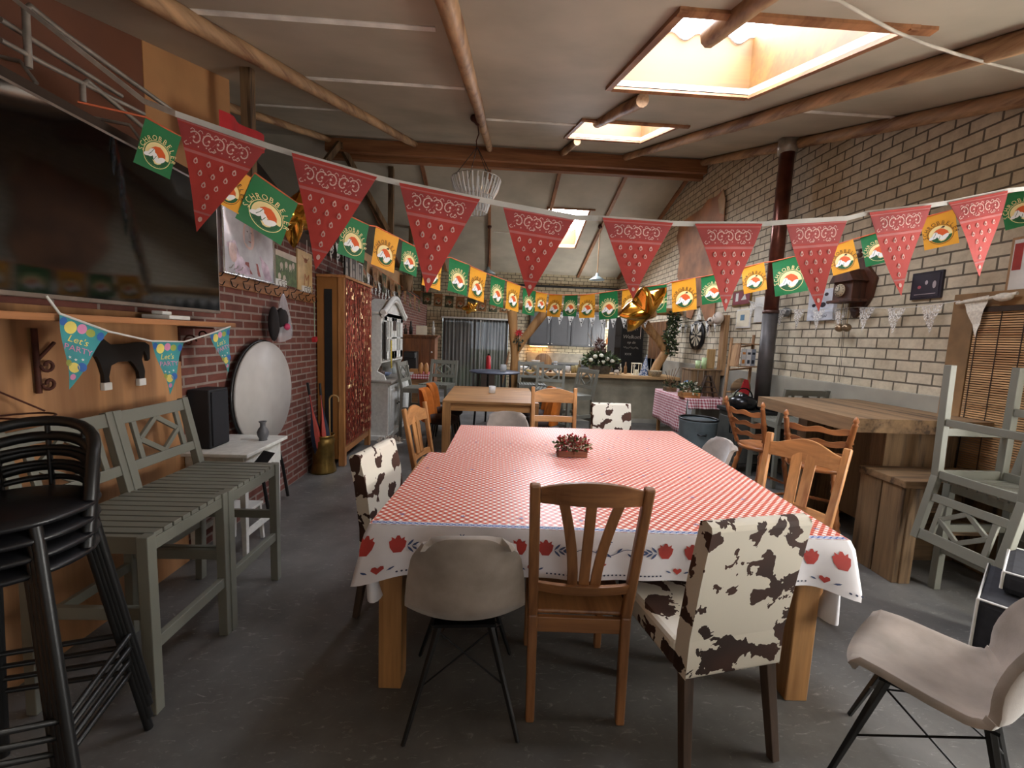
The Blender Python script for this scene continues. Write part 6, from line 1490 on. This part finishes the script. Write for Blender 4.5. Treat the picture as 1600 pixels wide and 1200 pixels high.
tape.append(Vector((3.69, 2.3, 2.62)))
mb = MB()
for a, c in zip(tape, tape[1:]): mb.bar(a, c, .003, .016)
part('tape', mb, plain('white_tape', '#c9c6c0', .7), t, world=True)

# small green and yellow printed flags
FW, FH = .22, .285
mfl = {'g': plain('flag_green', '#14713c', .6, 0, .04), 'y': plain('flag_yellow', '#e6a32c', .6, 0, .04)}
m_fcream = plain('flag_cream', '#f2dfa0', .6, 0, .04); m_fo = plain('flag_orange', '#d95c22', .6, 0, .04); m_fw = plain('flag_white', '#f0f0ee', .6, 0, .02); m_fbr = plain('flag_brown', '#4a2f1c', .6); m_fdg = plain('flag_dark_green', '#1d5a34', .6)
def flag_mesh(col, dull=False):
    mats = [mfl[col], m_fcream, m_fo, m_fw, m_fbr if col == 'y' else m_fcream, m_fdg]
    if dull: mats = [plain('dull_' + col, {'g': '#3b3f26', 'y': '#8a5f35'}[col], .8), plain('dull_cream', '#8f7450', .8), plain('dull_orange', '#9a5230', .8), plain('dull_white', '#a89478', .8), plain('dull_brown', '#3f2c1c', .8), plain('dull_dark', '#33351f', .8)]  # same flags with backlit shade put into their colours
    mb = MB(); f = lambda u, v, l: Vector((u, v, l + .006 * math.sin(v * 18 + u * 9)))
    n = 8
    for k in range(n):
        for j in range(4): mb.add([f(-FW / 2 + FW * a, -FH * b2, 0) for a, b2 in ((j / 4, k / n), (j / 4, (k + 1) / n), ((j + 1) / 4, (k + 1) / n), ((j + 1) / 4, k / n))], [(0, 1, 2, 3)], 0, True)
    for side in (1, -1):
        pr = Print(mb, f if side > 0 else (lambda u, v, l: f(u, v, -l)), .0008)
        cx, cy, r = 0.004, -.178, .074
        pr.poly(disc2(cx, cy, r + .010, n=28), 4 if col == 'y' else 1); pr.up()
        pr.poly(disc2(cx, cy, r + .006, n=28), 0); pr.up()
        pr.poly(disc2(cx, cy, r, n=28), 1); pr.up()
        pr.poly(disc2(cx, cy, r, n=14, a0=PI * 1.08, a1=PI * 1.95), 5); pr.up()
        pr.poly([(-.038, -.155), (-.018, -.135), (.01, -.127), (.03, -.138), (.05, -.158), (.056, -.182), (.03, -.20), (.0, -.18), (-.02, -.163)], 2)
        pr.poly([(.010, -.125), (.025, -.110), (.040, -.114), (.03, -.128)], 4); pr.up()
        for (x, y, rx, ry, a) in ((-.032, -.182, .030, .017, 1.2), (-.004, -.198, .028, .015, 2.0), (.028, -.205, .034, .016, .7), (-.05, -.198, .026, .013, .5)):
            pr.poly([(x + rx * math.cos(q) * math.cos(a) - ry * math.sin(q) * math.sin(a), y + rx * math.cos(q) * math.sin(a) + ry * math.sin(q) * math.cos(a)) for q in [k * PI / 7 for k in range(14)]], 3)
        pr.up()
        pr.polys(ribbon2([(-.045, -.20), (-.032, -.18), (-.022, -.155)], .003), 5); pr.polys(ribbon2([(-.01, -.215), (.0, -.19)], .003), 5)
        if side > 0: pr.arc('SCHROBBELÈR', cx, cy, r + .011, .041, PI * 1.04, PI * .00, 4 if col == 'y' else 1, .95)
    return mb.build('flag', mats)
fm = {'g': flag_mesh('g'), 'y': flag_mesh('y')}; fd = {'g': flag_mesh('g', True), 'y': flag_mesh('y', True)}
def strip_dir(p):   # two straight runs of one string: left wall -> middle -> right wall
    a = Vector((-1.75, 2.35, 0)); m_ = Vector((.62, 5.6, 0)); b2 = Vector((3.3, 2.9, 0))
    for q, r_ in ((a, m_), (m_, b2)):
        d = r_ - q; n_ = Vector((-d.y, d.x, 0)); w_ = on_plane(p[0], p[1], q, n_)
        if (p[0] < 845) == (q is a): return w_
SMALL = [((228, 183), (283, 214), 'g'), ((345, 248), (392, 278), 'y'), ((398, 270), (465, 318), 'g'), ((535, 332), (576, 352), 'g'), ((588, 354), (623, 372), 'y'), ((630, 376), (656, 389), 'g'), ((664, 392), (692, 404), 'y'), ((703, 402), (733, 414), 'g'), ((736, 416), (760, 427), 'y'), ((768, 430), (789, 438), 'g'), ((793, 439), (813, 447), 'y'), ((818, 449), (837, 455), 'g'), ((838, 456), (855, 459), 'y'), ((858, 460), (879, 461), 'y'), ((882, 461), (903, 461), 'g'), ((906, 461), (930, 459), 'y'), ((936, 458), (965, 454), 'g'), ((972, 453), (1000, 450), 'y'), ((1010, 448), (1042, 444), 'g'), ((1049, 441), (1087, 434), 'y'), ((1095, 433), (1131, 426), 'g'), ((1158, 419), (1194, 410), 'y'), ((1206, 409), (1257, 397), 'g'), ((1292, 387), (1333, 374), 'y'), ((1344, 371), (1392, 357), 'g'), ((1438, 341), (1492, 327), 'y'), ((1560, 306), (1622, 288), 'g')]
t = thing('flag_string', 'string of green and yellow printed flags sagging deep into the room, behind the red pennants', 'flag string', (.6, 5.5, 1.8))
cord = []
for a, c, col in SMALL:
    TL, TR = strip_dir(a), strip_dir(c); M, L = face(TL, TR)
    k = L / FW; ky = min(max(k, .85), 1.1)
    mesh_part('flag', fm[col], M @ Matrix.Diagonal((k, ky, 1, 1)), t); cord += [TL, TR]
cord = [Vector((-1.99, 2.2, 2.58))] + cord + [Vector((3.69, 2.6, 2.66))]
part('cord', MB().tube(cord, .005, 6), plain('orange_cord', '#cf6a45', .7), t, world=True)
# second string, shade put into its flag colours: along the left wall and across the back
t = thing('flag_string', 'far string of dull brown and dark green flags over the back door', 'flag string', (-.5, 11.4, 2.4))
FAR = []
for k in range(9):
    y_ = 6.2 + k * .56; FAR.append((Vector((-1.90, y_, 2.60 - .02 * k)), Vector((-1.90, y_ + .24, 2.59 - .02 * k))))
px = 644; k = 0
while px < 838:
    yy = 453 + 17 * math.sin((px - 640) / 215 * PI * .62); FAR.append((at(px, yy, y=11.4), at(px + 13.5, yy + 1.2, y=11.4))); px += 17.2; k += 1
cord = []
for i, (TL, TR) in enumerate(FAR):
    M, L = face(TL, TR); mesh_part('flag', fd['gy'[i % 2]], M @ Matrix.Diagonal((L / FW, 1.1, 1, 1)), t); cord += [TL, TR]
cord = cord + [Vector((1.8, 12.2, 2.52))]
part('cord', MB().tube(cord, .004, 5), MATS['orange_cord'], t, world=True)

def tri_mesh(w_, h_, mats, name='pennant', wav=.006):
    mb = MB(); n = 6; f = lambda u, v: Vector((u, v, wav * math.sin(v * 40) + wav * .6 * math.sin(u * 50)))
    for k in range(n):
        a, c = k / n, (k + 1) / n; mb.add([f(-w_ / 2 * (1 - a), -h_ * a), f(-w_ / 2 * (1 - c), -h_ * c), f(w_ / 2 * (1 - c), -h_ * c), f(w_ / 2 * (1 - a), -h_ * a)], [(0, 1, 2, 3)], 0, True)
    return mb.build(name, mats)
m_cowp = cowhide('cow_print_plastic', 22, '#dcdcd6', '#161616')
def tri_string(name, label, P, w_, h_, gap, mats, cordmat, cat='bunting'):
    t = thing(name, label, cat, P[0])
    tm = tri_mesh(w_, h_, mats); pts = [Vector(p) for p in P]
    L = [0]
    for a, c in zip(pts, pts[1:]): L.append(L[-1] + (c - a).length)
    def pos(s):
        for i in range(len(pts) - 1):
            if s <= L[i + 1] or i == len(pts) - 2: return pts[i].lerp(pts[i + 1], (s - L[i]) / (L[i + 1] - L[i]))
    s = .03
    while s + w_ < L[-1]:
        M, l = face(pos(s), pos(s + w_)); mesh_part('pennant', tm, M @ Matrix.Diagonal((l / w_, 1, 1, 1)), t); s += w_ + gap
    part('cord', MB().tube(pts, .003, 5), cordmat, t, world=True); return t
tri_string('bunting', 'black and white cow print pennants hanging from the log over the bar', [(.95, 8.14, 2.10), (1.6, 8.14, 2.06), (2.3, 8.14, 2.06), (3.1, 8.12, 2.10)], .15, .24, .055, m_cowp, m_white)
tri_string('bunting', 'black and white cow print pennants along the loft edge over cabinet and dresser', [(-1.93, 4.85, 2.66), (-1.93, 5.6, 2.58), (-1.93, 6.6, 2.44), (-1.93, 7.8, 2.33), (-1.93, 9.0, 2.38)], .17, .26, .04, m_cowp, m_white)
tri_string('bunting', 'black and white cow print pennants near the dartboard on the right wall', [(3.66, 8.35, 1.98), (3.64, 7.9, 1.93), (3.64, 7.2, 1.98), (3.64, 6.66, 2.02)], .15, .22, .12, m_cowp, m_white)
m_lace, nt, b = _new('white_lace'); b.inputs['Base Color'].default_value = (.85, .83, .78, 1); b.inputs['Roughness'].default_value = .9
nt.links.new(_ramp(nt, _noise(nt, 70, 3), [(.45, (.25, .25, .25, 1)), (.6, (.9, .9, .9, 1))]), b.inputs['Alpha'])
L_ = [at(x, y, x=3.62) for x, y in ((1170, 470), (1215, 483), (1280, 484), (1340, 480), (1400, 482), (1450, 478), (1500, 470))]
tri_string('bunting', 'sheer white lace pennants strung along the right wall beneath the pictures and the clock', L_, .18, .24, .13, m_lace, m_white)
t = thing('bunting', 'solid white embroidered pennant and gathered lace on top of the blind frame', 'bunting', (3.6, 3.1, 1.9))
M, l = face(at(1505, 469, x=3.6), at(1545, 461, x=3.6)); mesh_part('pennant', tri_mesh(.2, .30, plain('linen', '#cfc8ba', .85, 0, .08, 60)), M @ Matrix.Diagonal((l / .2, 1, 1, 1)), t)
mb = MB().tube([at(1495, 474, x=3.6), at(1545, 466, x=3.6), at(1590, 458, x=3.6)], .012, 8).ball(at(1568, 464, x=3.6), (.03, .06, .03)); part('gathered_lace', mb, plain('linen', '#cfc8ba', .85), t, world=True)

# gold star balloons
def star(name, label, c, R, rot, depth=.40):
    t = thing(name, label, 'balloon', c); M = Matrix.Translation(Vector(c)) @ rot.to_4x4(); mb = MB(); n = 60; K = 8
    def rad(a):
        k = (a / (2 * PI) * 5) % 1; q = abs(k - .5) * 2          # 1 at tips
        return R * (.52 + .48 * q ** 1.3)
    for s in (1, -1):
        vs = []
        for k in range(K + 1):
            for j in range(n):
                a = 2 * PI * j / n; q = k / K; r = rad(a) * q
                h = R * depth * (1 - q ** 2.2) ** .6 * (1 - .25 * q * abs(((a / (2 * PI) * 5) % 1) - .5) * 2) + .008 * math.sin(a * 30) * q * (1 - q) * 4 * R
                vs.append(M @ Vector((r * math.sin(a), r * math.cos(a), s * h)))
        fs = [(k * n + j, k * n + (j + 1) % n, (k + 1) * n + (j + 1) % n, (k + 1) * n + j) for k in range(K) for j in range(n)]
        mb.add(vs, fs, 0, True)
    part('foil', mb, m_gold, t, world=True)
    e = M @ Vector((0, -R * .9, 0)); part('ribbon', MB().tube([e, e + Vector((0, 0, -.12))], .003, 5), m_white, t, world=True)
    return t
RXY = lambda a, b2, c=0: Matrix.Rotation(a, 3, 'X') @ Matrix.Rotation(b2, 3, 'Y') @ Matrix.Rotation(c, 3, 'Z')
star('star_balloon', 'gold foil star balloon in front of the chalkboard, among the yellow and green flags', at(1004, 481, y=4.2), .30, RXY(PI / 2 + .75, .5, .3))
star('star_balloon', 'gold foil star balloon between the photo poster and the second red pennant', at(455, 338, x=-1.78), .27, RXY(PI / 2 + .4, 1.1, .5))
star('star_balloon', 'small gold foil star balloon in front of the flags over the back door curtains', at(735, 481, y=9.0), .20, RXY(PI / 2 + .9, .3, .2))

# chandelier of glass rods
t = thing('chandelier', 'chandelier of two tiers of clear glass rods on twisted wires', 'chandelier', (-.27, 5.13, 3.0))
cx0, cy0 = -.27, 5.13; ztop = roof(cy0)
part('ceiling_rose', MB().lathe([(0, 0), (.02, 0), (.05, .035), (.085, .055), (.09, .075), (0, .075)], (cx0, cy0, ztop - .105), 20), m_iron, t, world=True)
zr_ = 3.36
part('cord', MB().tube([(cx0, cy0, ztop - .1), (cx0 + .015, cy0, ztop - .2), (cx0 - .012, cy0, ztop - .28), (cx0, cy0, ztop - .36)], .007, 6), m_iron, t, world=True)
for k in range(4):
    a = k * PI / 2 + .5; part('wire', MB().tube([(cx0, cy0, ztop - .34), (cx0 + .26 * math.cos(a), cy0 + .26 * math.sin(a), zr_)], .004, 5), m_blackm, t, world=True)
m_cry, nt, b = _new('crystal_glass'); b.inputs['Base Color'].default_value = (.95, .97, .95, 1); b.inputs['Roughness'].default_value = .05; b.inputs['Transmission Weight'].default_value = .55; b.inputs['IOR'].default_value = 1.5; b.inputs['Specular IOR Level'].default_value = 1
for (r0, z0, r1, z1, n, nm) in ((.285, zr_, .20, zr_ - .20, 30, 'upper_crystals'), (.175, zr_ - .17, .13, zr_ - .37, 22, 'lower_crystals'), (.16, zr_ - .01, .12, zr_ - .18, 14, 'inner_crystals')):
    mb = MB()
    for k in range(n):
        a = 2 * PI * k / n; c_, s_ = math.cos(a), math.sin(a); o = part
        mb.tube([(cx0 + r0 * c_, cy0 + r0 * s_, z0), (cx0 + (r0 + r1) / 2 * 1.04 * c_, cy0 + (r0 + r1) / 2 * 1.04 * s_, (z0 + z1) / 2), (cx0 + r1 * c_, cy0 + r1 * s_, z1)], [.009, .012, .007], 6, smooth=False)
    part(nm, mb, m_cry, t, kind='stuff', world=True)
mb = MB()
for r, z in ((.285, zr_), (.20, zr_ - .19), (.13, zr_ - .37)): mb.tube([(cx0 + r * math.cos(a), cy0 + r * math.sin(a), z) for a in [i * PI / 16 for i in range(33)]], .005, 6)
part('wire_rings', mb, m_steel, t, world=True)

# two pendant lamps under the far roof slope
for i, (px, py0, py1, lab) in enumerate(((938, 350, 438, 'grey enamel pendant lamp on a knotted cord, over the bar'), (765, 350, 428, 'small grey pendant lamp on a dark cord, in front of the back door'))):
    p = on_plane(px, py0, (0, YR, ZR), (0, SL, 1)); 
    b2 = at(px - (1 if i == 0 else 0), py1, y=p.y); t = thing('pendant_lamp', lab, 'lamp', (p.x, p.y, b2.z))
    part('cord', MB().tube([p, (p.x, p.y, b2.z + .12)], .012, 6), mlp if i == 0 else m_iron, t, world=True)
    part('knob', MB().ball((p.x, p.y, p.z - .06), .05), m_iron, t, world=True)
    part('shade', MB().lathe([(.18, 0), (.175, .015), (.09, .07), (.045, .10), (.03, .16), (0, .17)], (p.x, p.y, b2.z), 24), plain('shade_grey', '#6c7674', .5, .2), t, world=True)
# loose white rope under the near ceiling
pts = [Vector((1.2, 1.85, 3.0))] + [on_plane(x, y, (0, YR, ZR - .10), (0, -SL, 1)) for x, y in ((1310, 0), (1355, 26), (1400, 50), (1450, 70), (1500, 86), (1550, 100), (1600, 113))] + [Vector((3.68, 2.9, 3.28))]
solo('rope', MB().tube(pts, .007, 8), plain('rope_white', '#b5ab9c', .8), 'loose off white rope slung under the ceiling beside the large skylight', 'rope')
